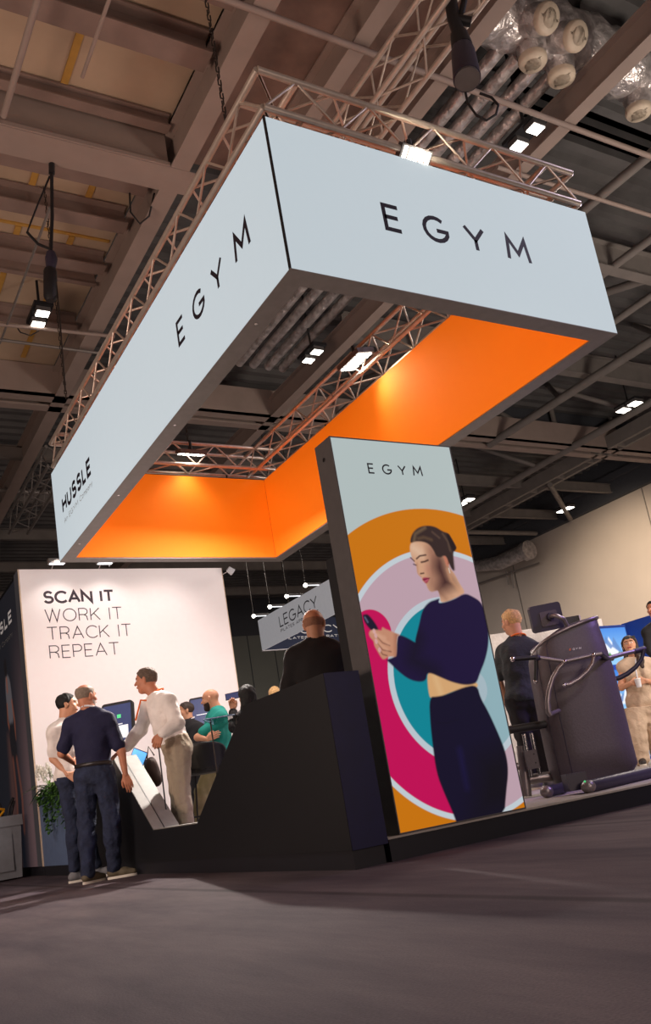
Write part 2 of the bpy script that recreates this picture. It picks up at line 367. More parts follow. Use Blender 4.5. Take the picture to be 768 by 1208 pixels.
# ---- implicit-surface bodies
def _cap(P, a, b, ra, rb):
    ab = b-a; L2 = ab@ab+1e-9; t = np.clip(((P-a)@ab)/L2, 0, 1); q = P-a-t[..., None]*ab
    return np.sqrt((q*q).sum(-1))-(ra+(rb-ra)*t)
def _ell(P, c, R_, r):
    q = (P-c)@np.array(R_).T/np.array(r); k = np.sqrt((q*q).sum(-1)); return (k-1)*min(r)*(.5+.5*np.minimum(k, 2)/2) if False else (k-1)*min(r)
def prim_box(p):
    if p[0] == 'c': a, b, ra, rb = p[1:5]; r = max(ra, rb); return np.minimum(a, b)-r, np.maximum(a, b)+r
    c, R_, r = p[1:4]; m_ = max(r); return c-m_, c+m_
def field(prims, h, noise=0., nf=1., cuts=(), pad=.03, seed=0):
    bb = [prim_box(p) for p in prims]; lo = np.min([b[0] for b in bb], 0)-pad; hi = np.max([b[1] for b in bb], 0)+pad
    n = np.ceil((hi-lo)/h).astype(int)+1; D = np.full(n, .5, np.float32)
    ax = [lo[i]+h*np.arange(n[i]) for i in range(3)]
    for p, (b0, b1) in zip(prims, bb):
        k = p[-1]; i0 = np.maximum(((b0-lo-pad-k)/h).astype(int), 0); i1 = np.minimum(((b1-lo+pad+k)/h).astype(int)+2, n)
        G = np.stack(np.meshgrid(*[ax[i][i0[i]:i1[i]] for i in range(3)], indexing='ij'), -1)
        d = _cap(G, p[1], p[2], p[3], p[4]) if p[0] == 'c' else _ell(G, p[1], p[2], p[3])
        s = tuple(slice(i0[i], i1[i]) for i in range(3)); e = D[s]
        if k > 0: q = np.maximum(k-np.abs(e-d), 0)/k; D[s] = np.minimum(e, d)-q*q*k*.25
        else: D[s] = np.minimum(e, d)
    if noise or cuts:
        G = np.stack(np.meshgrid(*ax, indexing='ij'), -1)
        if noise:
            rs = np.random.RandomState(seed); acc = 0
            for _ in range(7):
                kx = rs.randn(3); kx = kx/np.linalg.norm(kx)*rs.uniform(22, 95)*nf; kx[2] *= .6
                acc = acc+np.sin(G@kx+rs.uniform(0, 6)+1.3*np.sin(G@(rs.randn(3)*9)))
            D = D+noise*acc/3.
        for c in cuts: D = np.maximum(D, c(G))
    return D, lo
def nets(D, lo, h):
    S = D < 0; n = np.array(D.shape)
    sl = lambda o: tuple(slice(o[i], n[i]-1+o[i]) for i in range(3))
    cs = [(i, j, k) for i in (0, 1) for j in (0, 1) for k in (0, 1)]
    cnt = sum(S[sl(c)].astype(np.int8) for c in cs); act = (cnt > 0) & (cnt < 8)
    I = np.argwhere(act); 
    if len(I) == 0: return np.zeros((0, 3)), np.zeros((0, 4), int)
    vid = -np.ones(act.shape, int); vid[act] = np.arange(len(I))
    acc = np.zeros((len(I), 3)); c_ = np.zeros(len(I))
    for a in cs:
        for ax in range(3):
            if a[ax]: continue
            b_ = list(a); b_[ax] = 1
            da = D[tuple((I+a).T)]; db = D[tuple((I+b_).T)]; m_ = (da < 0) != (db < 0); t = da/(da-db+1e-12)
            p = np.array(a, float)[None]+np.zeros((len(I), 3)); p[:, ax] = t; acc += p*m_[:, None]; c_ += m_
    V_ = lo+h*(I+acc/np.maximum(c_, 1)[:, None]); F = []
    for ax in range(3):
        s0 = [slice(None)]*3; s1 = [slice(None)]*3; s0[ax] = slice(0, -1); s1[ax] = slice(1, None)
        A_ = S[tuple(s0)]; B_ = S[tuple(s1)]; E_ = np.argwhere(A_ != B_); u, v_ = (ax+1) % 3, (ax+2) % 3
        ok = (E_[:, u] > 0) & (E_[:, v_] > 0) & (E_[:, u] < n[u]-1) & (E_[:, v_] < n[v_]-1); E_ = E_[ok]
        q = []
        for du, dv in ((-1, -1), (0, -1), (0, 0), (-1, 0)):
            e = E_.copy(); e[:, u] += du; e[:, v_] += dv; q.append(vid[tuple(e.T)])
        q = np.stack(q, 1); fl = ~A_[tuple(E_.T)]; q[fl] = q[fl][:, ::-1]; F.append(q)
    return V_, np.concatenate(F)
class Soft:
    """several implicit surfaces gathered into one mesh"""
    def __init__(s): s.V = []; s.F = []; s.mi = []; s.n = 0
    def add(s, prims, h, mi=0, **kw):
        D, lo = field(prims, h, **kw); V_, F = nets(D, lo, h)
        F = F[(F >= 0).all(1)]
        s.V.append(V_); s.F.append(F+s.n); s.mi.append(np.full(len(F), mi) if not callable(mi) else mi(V_[F].mean(1))); s.n += len(V_); return s
    def raw(s, mb, mi):
        V_ = np.array(mb.v); F = [f if len(f) == 4 else None for f in mb.f]; F = np.array([f for f in F if f]); s.V.append(V_); s.F.append(F+s.n); s.mi.append(np.full(len(F), mi)); s.n += len(V_)
    def build(s, name, mats, parent=None, label=None):
        V_ = np.concatenate(s.V); F = np.concatenate(s.F); mi = np.concatenate(s.mi)
        if parent is not None: V_ = V_-np.array(parent['_o'])
        me = bpy.data.meshes.new(name); me.vertices.add(len(V_)); me.vertices.foreach_set('co', V_.reshape(-1))
        me.loops.add(F.size); me.loops.foreach_set('vertex_index', F.reshape(-1).astype(np.int32)); me.polygons.add(len(F))
        me.polygons.foreach_set('loop_start', np.arange(0, F.size, 4, dtype=np.int32)); me.update(calc_edges=True)
        for m_ in (mats if isinstance(mats, (list, tuple)) else [mats]): me.materials.append(M[m_])
        me.polygons.foreach_set('material_index', mi.astype(np.int32)); me.polygons.foreach_set('use_smooth', np.ones(len(F), bool))
        o = bpy.data.objects.new(name, me); COL.objects.link(o)
        if parent is not None: o.parent = parent; o['_o'] = list(parent['_o'])
        if label: o['label'] = label
        return o
# ================================================================== the hall
def S(name, mb, m_, **k): return struct(mb.build(name, m_, **k))
S('floor', MB().box(-16, 34, -8, 40, -.1, 0), 'carpet')
mb = MB().box(22.4, 22.7, -4, 33.3, 0, 8.0)
S('wall_right', mb, 'hall_wall')
S('wall_back', MB().box(-16, 22.4, 33, 33.3, 0, 7.6), 'hall_back')
mb = MB()
for x in np.arange(14, 22, 1.25): mb.box(x, x+.03, 32.97, 33.0, 0, 7.6)
S('trim_1', mb, 'dark_clad')
mb = MB()
for y in np.arange(4, 33, 6.1): mb.box(22.38, 22.4, y, y+.03, 0, 8)
S('trim_2', mb, 'frame_grey')
mb = MB().box(22.2, 22.7, -4, 33.3, 8.0, 10.0); mb.box(22.0, 22.2, -4, 33.3, 8.55, 8.75)
S('trim_3', mb, 'dark_clad')
S('trim_4', MB().box(-16, 22.4, 33, 33.3, 7.6, 10), 'dark_clad')
# roof deck, corrugated, ridges along x
mb = MB()
prof = []
y = 6.4
while y < 34: prof += [(y, 9.35), (y+.13, 9.35), (y+.17, 9.25), (y+.30, 9.25), (y+.34, 9.35)]; y += .34
def deck(mb, x0, x1, prof):
    vs = [(x, p[0], p[1]) for x in (x0, x1) for p in prof]; n = len(prof)
    mb.add(vs, [(i, i+1, n+i+1, n+i) for i in range(n-1)], False)
deck(mb, 3.9, 24, prof); deck(mb, -16, 3.9, [p for p in prof if p[0] > 14.6])
prof2 = [(p[0]-10.2, p[1]) for p in prof if p[0] < 17.2]
deck(mb, 8.4, 24, prof2)
mb.box(-16, 24, -6, 34, 9.6, 9.7)
S('ceiling', mb, 'deck')
# plaster soffit over the left bays and bare slab between the girders
S('trim_5', MB().box(-8, 3.95, 2, 14.5, 8.62, 8.7), 'ceil_panel')
S('trim_6', MB().box(4.1, 6.4, 1, 8.4, 8.5, 8.6), 'slab')
mb = MB()
for x in (-.9, .3, 1.5, 2.65, 3.38):
    for (y0_, y1_) in ((5.0, 6.4), (7.0, 8.0), (9.1, 10.1), (10.4, 11.3), (11.5, 13.8)):
        if x > 3 and y0_ < 9: continue
        mb.box(x-.04, x+.04, y0_, y1_, 8.6, 8.62)
for y_ in (8.15, 10.35, 12.6): mb.box(-6, 3.9, y_-.025, y_+.025, 8.6, 8.619)
S('trim_7', mb, 'ochre')
k = 8
def beams(lst, m_, w_=.2, h_=.35):
    global k
    for a in lst:
        mb = MB(); ww, hh = (a[2], a[3]) if len(a) > 2 else (w_, h_); ibeam(mb, a[0], a[1], ww, hh); S('trim_%d' % k, mb, m_); k += 1
beams([((4.03, 2, 8.), (4.03, 24, 8.), .24, .5), ((5.22, 1, 8.05), (5.22, 8.2, 8.05), .2, .4), ((6.35, 1, 8.), (6.35, 8.2, 8.), .2, .42),
       ((8.33, 1, 8.), (8.33, 26, 8.), .2, .4)], 'beam')
mb = MB(); mb.box(-8, 3.9, 8.0, 8.44, 8.0, 8.05); mb.box(-8, 3.9, 8.05, 8.1, 8.05, 8.6); mb.box(-8, 4.3, 8.02, 8.42, 7.99, 8.0); S('trim_%d' % k, mb, 'beam'); k += 1
beams([((-8, y_, z_), (3.9, y_, z_), w2, h2) for y_, z_, w2, h2 in ((5.2, 8.3, .25, .3), (5.95, 8.3, .25, .3), (6.72, 8.28, .28, .3), (7.9, 8.42, .14, .18), (8.78, 8.25, .26, .3), (9.66, 8.32, .24, .28), (10.68, 8.34, .22, .26), (11.15, 8.4, .08, .2), (12.3, 8.35, .16, .25))], 'beam_dark')
mb = MB(); mb.box(-8, 24, 13.95, 14.0, 8.0, 8.6); mb.box(-8, 24, 13.95, 14.2, 8.0, 8.04); mb.box(-8, 24, 14.36, 14.56, 8.0, 8.04); mb.box(-8, 24, 14.5, 14.55, 8.04, 8.5); S('trim_%d' % k, mb, 'beam'); k += 1
beams([((-10, y_, 8.2), (24, y_, 8.2), .12, .3) for y_ in (17.2, 19.6, 22.3, 25.2, 28.4)], 'roof_steel')
beams([((8.4, y_, z_), (24, y_, z_), .2, .5) for y_, z_ in ((7.9, 8.), (11.2, 8.2), (3.6, 8.6))], 'roof_steel')
# right-hand roof trusses: tubes, posts and braces
def tubes(lst, r, m_='roof_steel'):
    global k
    mb = MB()
    for a in lst: mb.tube(a, r, 8)
    S('trim_%d' % k, mb, m_); k += 1
tubes([[(14.45, 4, 8.), (14.45, 14.3, 8.)]], .1); tubes([[(17.05, 4, 8.), (17.05, 19.5, 8.)]], .1)
mb = MB(); mb.box(18.3, 18.42, 2, 30, 8.0, 8.35); mb.box(18.7, 18.82, 2, 30, 8.0, 8.35); mb.box(18.42, 18.7, 2, 30, 8.2, 8.24)
for y_ in np.arange(6, 28, 1.1): mb.box(18.42, 18.7, y_, y_+.06, 8.0, 8.1)
S('trim_%d' % k, mb, 'roof_steel'); k += 1
mb = MB(); mb.box(13.0, 24, 14.62, 14.7, 8.1, 9.5); S('trim_%d' % k, mb, 'dark_clad'); k += 1
tubes([[(x, 14.45, 8.05), (x, 14.45, 9.3)] for x in (14.6, 17.1, 19.4)]+[[(14.6, 14.4, 9.2), (17.1, 14.4, 8.1)], [(17.1, 14.4, 8.1), (19.6, 14.4, 9.2)]], .07)
tubes([[(14.45, y_, 8.), (15.7, y_+1.3, 9.2)] for y_ in (6.2, 9.2, 11.9)]+[[(17.05, y_, 8.), (15.8, y_+1.3, 9.2)] for y_ in (6.2, 9.2, 12, 15.3, 17.8)], .06)
tubes([[(18.6, 16.4, 8.0), (21.9, 18.8, 7.9)], [(18.6, 20.5, 8.), (22, 20.5, 8.)], [(18.6, 11.0, 8.), (22, 9, 8.6)], [(10.5, 11.2, 8.2), (10.5, 14.2, 9.1)], [(12.6, 8, 8.1), (12.6, 11, 9.1)]], .08)
tubes([[(9.9, 5.2, 8.), (9.9, 14, 8.2)], [(11.6, 5.2, 8.), (11.6, 14, 8.2)], [(9.9, 7.8, 8.), (11.6, 11, 8.9)], [(13, 3.8, 8.), (13, 14.2, 8.)]], .07)
# pipes and conduits under the girders
def pipe(lst, r, label, m_='beam', group=None):
    mb = MB()
    for a in lst: mb.tube(a, r, 8)
    return tag(mb.build('ceiling_pipe', m_), label, 'pipe', group)
pipe([[(3.0, 5.72, 7.97), (9.9, 5.72, 7.97)]], .035, 'long thin conduit pipe crossing under the girders beside the foil ducts')
pipe([[(7.9, 6.6, 7.96), (12.5, 6.6, 7.96)]], .03, 'thin pipe above the right end of the white sign')
a0 = at(43, 0, 2, 7.9); pipe([[at(50, -20, 2, 7.9), at(4, 137, 2, 7.9)]], .035, 'thick grey pipe hanging down across the top left corner')
pipe([[at(132, -10, 2, 7.8), at(97, 91, 2, 7.8)]], .02, 'thin grey rod hanging under the brown ceiling at top left')
pipe([[at(-5, 382, 2, 7.9), at(135, 397, 2, 7.9)]], .03, 'thin pipe running just under the left pair of flood lights')
pipe([[at(-5, 400, 2, 7.9), at(120, 417, 2, 7.9)]], .025, 'second thin pipe below the left pair of flood lights', 'frame_grey')
pipe([[at(59, 245, 2, 7.9), at(0, 405, 2, 7.9)]], .018, 'slanting thin rod behind the black chain bag', 'frame_grey')
pipe([[at(-5, 578, 2, 8.1), at(66, 582, 2, 8.1)]], .05, 'pale pipe in the dark roof left of the small brand lettering', 'frame_grey')

# ---- foil ducts
t = thing('foil_duct', (8.2, 5.3, 8.4), 'big crumpled silver foil air duct with round vents, upper right', 'air duct')
mb = MB(); rings = []
for i, x in enumerate(np.linspace(6.75, 14, 60)):
    rr = (.36 if i > 2 else .44-.02*i)*(1+.07*math.sin(i*2.3)+.05*math.sin(i*5.1)); rings.append([(x, 5.35+rr*math.cos(a)*(1+.05*math.sin(3*a+i)), 8.84+rr*math.sin(a)*(1+.06*math.sin(4*a+i*1.7))) for a in np.linspace(0, 2*math.pi, 20, endpoint=False)])
mb.loft(rings); mb.build('duct_body', 'foil', t)
def vent(c, d):
    c = v3(*c); d = v3(*d)
    sp = MB().tube([c-d*.42, c-d*.3, c-d*.12, c], [.17, .16, .175, .16], 20).build('spigot', 'foil', t)
    mb = MB(); mb.tube([c, c+d*.05, c+d*.09, c+d*.09, c+d*.03], [.165, .17, .15, .1, .085], 24, False); mb.build('vent_ring', 'duct_ring', t)
    MB().tube([c+d*.02, c+d*.04], [.1, .1], 16).build('vent_core', 'black', t)
dn = v3(-.05, .12, -1)/np.linalg.norm((.05, .12, 1)); fr2 = v3(.05, -.75, -.62)/np.linalg.norm((.05, .75, .62))
for q in ((628, 68), (662, 87), (753, 128)): vent(at(*q, 2, 8.35), dn)
for q in ((642, 22), (676, 43)): vent(at(*q, 2, 8.42), fr2)
labs = ['leftmost of the four silver duct pipes beside the foil duct', 'second from left of the four silver duct pipes', 'third from left of the four silver duct pipes', 'rightmost of the four silver duct pipes, behind flood lamps']
for i, x in enumerate((7.17, 7.47, 7.79, 8.09)):
    tag(MB().tube([(x, 5.55, 8.55), (x, 13, 8.55)], .085, 14).build('duct_pipe', 'foil'), labs[i], 'duct pipe', 'silver duct pipes')
for i, x in enumerate((8.9, 9.35)):
    tag(MB().tube([(x, 2.0, 8.5), (x, 4.1, 8.5)], .13, 14).build('duct_pipe', 'foil'), ('left' if i == 0 else 'right')+' one of two short foil pipes at the top right edge', 'duct pipe', 'short foil pipes')
t = thing('wall_duct', (22, 22, 7.4), 'silver duct with open end high on the beige hall wall', 'air duct')
mb = MB(); mb.tube([at(560, 668, 0, 21.7), at(590, 664, 0, 21.7), at(619, 651, 0, 21.7)], [.22, .26, .26], 16); mb.build('duct_body', 'foil', t)
e_ = at(619, 651, 0, 21.7); MB().tube([e_, e_+v3(0, -.25, 0)], .34, 16).build('end_collar', 'foil', t)
mb = MB(); mb.tube([at(560, 690, 0, 22.2), at(636, 664, 0, 22.2)], .03); mb.tube([at(603, 672, 0, 22.2), at(606, 694, 0, 22.2)], .025); mb.tube([at(597, 674, 0, 22.2), at(600, 690, 0, 22.2)], .025)
mb.build('bracket', 'frame_grey', t)
# ---- ceiling flood lamps, always in pairs
def flood(x, y, lab, z=7.92, s=.17, dy=.3):
    t = thing('flood_light', (x, y, z), lab, 'light', 'twin flood lights under the roof')
    mb = MB(); mb.box(x-.14, x+.14, y-.14, y+dy+.14, z+.07, z+.12); mb.tube([(x, y+dy/2, z+.12), (x, y+dy/2, z+(1.35 if x > 4 else .65))], .02); mb.build('bracket', 'black', t)
    for j in (0, 1):
        yy = y+j*dy; h_ = MB().box(x-s*.6, x+s*.6, yy-s*.5, yy+s*.5, z, z+.07).build('housing', 'dark_frame', t)
        MB().box(x-s*.52, x+s*.52, yy-s*.42, yy+s*.42, z-.012, z+.0).build('lens', 'lamp', h_)
flood(3.12, 11.35, 'twin flood light under the brown ceiling at left, by the black bag')
flood(7.88, 5.87, 'bright twin flood light beside the silver duct pipes')
flood(7.82, 11.32, 'twin flood light seen through the opening of the hanging sign')
flood(16.5, 11.55, 'twin flood light at far right under the roof trusses', s=.26, dy=.34)
flood(16.5, 17.6, 'small twin flood light just right of the light tower', s=.26, dy=.34)
flood(20.9, 17.9, 'small twin flood light above the beige hall wall', s=.26, dy=.3)

# ---- lattice trusses
def truss(name, segs, d, lab, r=.025, m_='aluminium', pitch=.3, group=None):
    """segs: list of (start, end) of the outer lower chord; inward normal given"""
    o = segs[0][0]; t = thing(name, o, lab, 'truss', group)
    for a, b_, inn in segs:
        a = v3(*a); b_ = v3(*b_); inn = v3(*inn); L = np.linalg.norm(b_-a); dr = (b_-a)/L; z = v3(0, 0, d); i_ = inn*d
        for off in (0*z, z, i_, z+i_): MB().tube([a+off, b_+off], r).build('chord', m_, t)
        for nm, p, q in (('outer', 0*z, z), ('inner', i_, i_+z), ('bottom', 0*z, i_), ('top', z, z+i_)):
            mb = MB(); n = max(2, int(round(L/pitch)))
            for j in range(n):
                s0 = a+dr*L*j/n; s1 = a+dr*L*(j+1)/n; A_, B_ = (p, q) if j % 2 == 0 else (q, p)
                mb.tube([s0+A_, s1+B_], r*.42, 6, False)
            mb.build('lacing', m_, t)
    return t
d = .30; X0, X1, Y0, Y1 = 2.68, 5.67, 3.99, 9.97; ZT = 4.87
truss('sign_truss', [((X0, Y0, ZT), (X1, Y0, ZT), (0, 1, 0)), ((X0, Y0, ZT), (X0, Y1, ZT), (1, 0, 0)), ((X0, Y1, ZT), (X1, Y1, ZT), (0, -1, 0)), ((X1, Y0, ZT), (X1, Y1, ZT), (-1, 0, 0))], d, 'square aluminium lattice truss carrying the hanging white sign')
truss('roof_truss', [((5.13, 1.5, 7.2), (5.13, 7.6, 7.2), (1, 0, 0))], .35, 'aluminium lattice truss rising at top centre behind the sign', .03, pitch=.42)
truss('roof_truss', [((4.0, 15.2, 7.2), (4.0, 19.0, 7.2), (1, 0, 0))], .4, 'small dark lattice truss at left, behind the end of the sign', .03, 'frame_grey', pitch=.4)
# LED panels clamped on the truss
def led(c, ax, ay, n, lab, to, power, col=(1, .85, .65)):
    c = v3(*c); ax = v3(*ax); ay = v3(*ay); az = np.cross(ax, ay); az /= np.linalg.norm(az)
    if az[2] > 0: az = -az
    t = thing('led_panel', c, lab, 'light', 'LED flood panels on the sign truss')
    MB().obox(c-az*.03, ax*1.08, ay*1.1, az*.028).build('housing', 'dark_frame', t)
    for j in range(n):
        f = (j+.5)/n*2-1; MB().obox(c+az*.004+ax*f, ax*(.5/n), ay*.92, az*.006).build('led_strip', 'lamp', t)
    MB().tube([c-az*.05, c-az*.05+v3(0, 0, .14)], .02).build('clamp', 'black', t)
    l = light('SPOT', 'led_lamp', c+az*.05, to, power, col, .12, 115, .8); l.parent = t; l.location = Vector(l.location)-t.location
led((3.93, 3.99, 4.83), (.13, 0, 0), (0, .05, -.04), 5, 'five-strip LED panel over the front of the white sign', (4.6, 4.3, 6.2), 30)
led((5.3, 6.95, 4.98), (0, .2, 0), (.1, 0, .02), 6, 'bright LED panel lighting the orange right-hand side', (5.6, 6.2, 4.1), 60, (1, .8, .5))
led((4.38, 9.6, 4.98), (.17, 0, 0), (0, .08, .03), 5, 'LED panel lighting the orange back of the sign', (4.3, 9.84, 4.1), 38, (1, .8, .5))
# chains and hoists
def chain(a, b_, lab, r=.012):
    mb = MB(); a = v3(*a); b_ = v3(*b_); n = int(np.linalg.norm(b_-a)/.06)
    for j in range(n):
        p = a+(b_-a)*j/n; q = a+(b_-a)*(j+.8)/n; s_ = v3(.012, 0, 0) if j % 2 else v3(0, .012, 0)
        mb.tube([p-s_, q-s_], r*.5, 5, False); mb.tube([p+s_, q+s_], r*.5, 5, False); mb.tube([p-s_, p+s_], r*.5, 5, False)
    return tag(mb.build('hoist_chain', 'chain'), lab, 'chain', 'chains holding the truss')
p_ = at(266, 140, 0, 2.8); chain(p_, (p_[0], p_[1], 8.0), 'black chain from the roof down to the near corner of the truss')
p_ = at(78, 470, 0, 2.8); chain(p_, (p_[0], p_[1], 8.62), 'thin chain holding the far left end of the truss')
p_ = (4.5, 9.9, 5.2); chain(p_, (p_[0], p_[1], 8.0), 'chain above the back of the orange sign')
# chain bag and strap at upper left
hp = vp(61, 192, 8.5); D_ = 8.5
t = thing('chain_hoist', hp, 'black strap sling with yellow hook and long black chain bag', 'hoist')
MB().ball(hp+v3(0, 0, .06), (.07, .07, .06)).build('yellow_hook', 'yellow', t)
MB().tube([hp, vp(61, 205, D_)], .035).build('shackle', 'black', t)
mb = MB(); mb.tube([vp(61, 205, D_), vp(61.5, 255, D_), vp(60, 300, D_)], .02); mb.tube([vp(59, 208, D_), vp(45, 240, D_), vp(32, 274, D_)], .010); mb.tube([vp(32, 274, D_), vp(45, 288, D_), vp(60, 294, D_)], .016); mb.tube([vp(58, 208, D_), vp(36, 262, D_)], .007); mb.build('strap', 'black', t)
MB().tube([vp(60, 298, D_), vp(60.5, 305, D_), vp(60, 318, D_)], [.05, .07, .05]).build('motor', 'machine_dark', t)
MB().tube([vp(59, 318, D_), vp(59.2, 321, D_), vp(59.5, 350, D_), vp(59.6, 355, D_)], [.065, .075, .075, .05], 16).build('chain_bag', 'black', t)
MB().tube([vp(65, 320, D_), vp(71, 380, D_), vp(77, 462, D_)], .009, 6).build('loose_chain', 'chain', t)
# hanging spotlight on the roof truss
D_ = 6.65; t = thing('stage_light', vp(547, 60, D_), 'black can-shaped spotlight hanging from the truss at top centre', 'light')
mb = MB(); mb.tube([vp(530, -10, D_), vp(535, 22, D_), vp(543, 45, D_)], .06); mb.tube([vp(532, 22, D_), vp(556, 26, D_)], .045); mb.tube([vp(548, 0, D_), vp(541, 30, D_)], .03); mb.build('yoke', 'black', t)
MB().tube([vp(541, 40, D_), vp(545, 56, D_)], [.08, .1]).build('joint', 'black', t)
MB().tube([vp(544, 55, D_), vp(546, 62, D_), vp(551, 93, D_-.12)], [.09, .11, .125], 18).build('can', 'machine_dark', t)
MB().tube([vp(551, 92, D_-.12), vp(551.3, 94, D_-.125)], [.115, .115], 18).build('lens', 'dark_frame', t)
def cable(pts, lab, r=.012):
    return tag(MB().tube(pts, r, 6).build('cable', 'rubber'), lab, 'cable')
D_ = 6.65
cable([vp(x, y, D_) for x, y in ((547, 100), (552, 122), (562, 136), (574, 142), (585, 135), (588, 124), (580, 115), (566, 110))], 'loop of cable under the hanging black spotlight')
cable([vp(x, y, 9.5) for x, y in ((153, 228), (154, 250), (165, 264), (176, 255), (182, 228))], 'black cable loops by the girder joint at left')
cable([vp(x, y, 11.5) for x, y in ((18, 383), (24, 392), (36, 396), (46, 390))], 'pale cable loop under the left flood lights', .01)

# ================================================================== hanging sign
BX0, BX1, BY0, BY1, BZ0, BZ1, BW = 2.657, 5.688, 3.971, 9.991, 3.637, 4.775, .151
t = thing('hanging_sign', (BX0, BY0, BZ0), 'huge square hanging lightbox sign, white outside and orange inside', 'sign')
e = .012
for nm, b_ in (('frame', (BX0+e, BX1-e, BY0+e, BY0+BW-e)), ('frame', (BX0+e, BX1-e, BY1-BW+e, BY1-e)), ('frame', (BX0+e, BX0+BW-e, BY0+BW-e, BY1-BW+e)), ('frame', (BX1-BW+e, BX1-e, BY0+BW-e, BY1-BW+e))):
    MB().box(*b_, BZ0, BZ1).build(nm, 'frame_grey', t)
MB().box(BX0, BX1, BY0, BY0+e-.001, BZ0, BZ1).build('front_panel', 'box_fabric', t)
MB().box(BX0, BX0+e-.001, BY0+.02, BY1, BZ0, BZ1).build('side_panel', 'box_fabric', t)
MB().box(BX0-.002, BX0+.008, BY0-.002, BY0+.018, BZ0, BZ1+.01).build('corner_seam', 'black', t)
MB().box(BX1-e+.001, BX1, BY0+e, BY1, BZ0, BZ1).build('outer_panel', 'box_fabric', t)
MB().box(BX0+e, BX1-e, BY1-e+.001, BY1, BZ0, BZ1).build('outer_panel', 'box_fabric', t)
for b_ in ((BX0, BX1, BY0, BY0+BW), (BX0, BX1, BY1-BW, BY1), (BX0, BX0+BW, BY0+BW, BY1-BW), (BX1-BW, BX1, BY0+BW, BY1-BW)): MB().box(*b_, BZ0-.006, BZ0-.0005).build('bottom_trim', 'frame_grey', t)
OB = ((BX1-BW, BX1-BW+e-.001, BY0+BW, BY1-BW), (BX0+BW-e+.001, BX0+BW, BY0+BW, BY1-BW), (BX0+BW, BX1-BW-.004, BY1-BW, BY1-BW+e-.001), (BX0+BW, BX1-BW, BY0+BW-e+.001, BY0+BW))
for b_ in OB: MB().box(*b_, BZ0+.012, BZ1).build('orange_panel', 'orange_fabric', t)
for y_ in (4.6, 6.2, 7.8, 9.3): MB().tube([(BX0+.06, y_, BZ0-.008), (BX0+.06, y_, BZ0+.01)], .012).build('bolt', 'chrome', t)
for x_, y_ in ((3.2, 4.06), (5.0, 4.06), (2.74, 5.5), (2.74, 8.2), (5.6, 5.5), (5.6, 8.2), (3.2, 9.9), (5.0, 9.9)): MB().tube([(x_, y_, 4.77), (x_, y_, 4.843)], .012).build('hanger', 'black', t)
FP = lambda u, v: (u, BY0-.0015, v); LP = lambda u, v: (BX0-.0015, -u, v)
def logo(P, v, h, st, xs, m__='ink'):
    for ch, x_ in zip('EGYM', xs):
        mb = MB(); text(mb, ch, P, x_, v, h, st); mb.build('logo_letter', m__, t)
logo(FP, 4.10, .225, .034, [3.505, 3.845, 4.24, 4.645])
logo(LP, 4.105, .225, .034, [-5.755, -5.42, -5.03, -4.625])
mb = MB(); text(mb, 'HUSSLE', LP, -9.61, 4.11, .205, .045, .34, 1.2); mb.build('side_lettering', 'ink', t)
mb = MB(); text(mb, 'An EGYM Company', LP, -9.6, 3.985, .062, .008, .22, 1.2); mb.build('small_lettering', 'grey_ink', t)

# ================================================================== stand: platform, counter, walls
PF = .135
tag(MB().box(2.83, 11.2, 4.245, 11.88, 0.0, PF-.012).build('stand_platform', 'plinth'), 'low black-edged platform under the stand', 'platform')
tag(MB().box(2.825, 11.2, 4.24, 11.88, PF-.012, PF).build('platform_floor', 'platform'), 'pale grey floor covering on top of the platform', 'flooring')
# counter with V notch, outline in (y,z)
CX, CX2 = 2.577, 2.821
out = [(4.245, .105), (4.245, 1.11), (5.28, 1.11), (5.36, 1.10), (5.42, 1.06), (6.47, .37), (7.50, .37), (8.46, 1.11), (9.55, 1.11), (9.55, .105)]
t = thing('reception_counter', (CX, 4.245, 0), 'black counter with a V-shaped notch cut into its front', 'counter')
def prism(mb, poly, x0, x1):
    n = len(poly); vs = [(x0, *p) for p in poly]+[(x1, *p) for p in poly]
    from mathutils.geometry import tessellate_polygon
    tr = tessellate_polygon([[Vector((0, *p)) for p in poly]])
    mb.add(vs, [list(q) for q in tr]+[[i+n for i in q][::-1] for q in tr]+[(i, (i+1) % n, n+(i+1) % n, n+i) for i in range(n)], False)
mb = MB(); prism(mb, out, CX, CX2-.005); mb.build('body', 'counter', t)
MB().box(CX+.004, CX2, 4.239, 4.245, .105, 1.11).build('end_panel', 'counter_side', t)
mb = MB().box(CX+.012, CX2-.02, 4.26, 9.55, 0, .105); mb.build('plinth', 'plinth', t)
# pale lining of the notch
mb = MB()
def strip(mb, p, q, th=.008, x0=CX+.004, x1=CX2+.0): 
    p = np.array(p); q = np.array(q); dd = (q-p)/np.linalg.norm(q-p); n = np.array([-dd[1], dd[0]])*th
    if n[1] < 0: n = -n
    c = [(p), (q), (q+n), (p+n)]; mb.add([(x, *a) for x in (x0, x1) for a in c], [(0, 1, 2, 3), (7, 6, 5, 4), (0, 4, 5, 1), (1, 5, 6, 2), (2, 6, 7, 3), (3, 7, 4, 0)], False)
strip(mb, (6.47, .37), (7.50, .37)); strip(mb, (7.50, .37), (8.46, 1.11)); strip(mb, (8.46, 1.11), (9.5, 1.11)); mb.build('notch_lining', 'chute', t)
mb = MB(); strip(mb, (7.50, .372), (8.46, 1.112), .0095, CX+.10, CX+.108); mb.build('lining_seam', 'black', t)
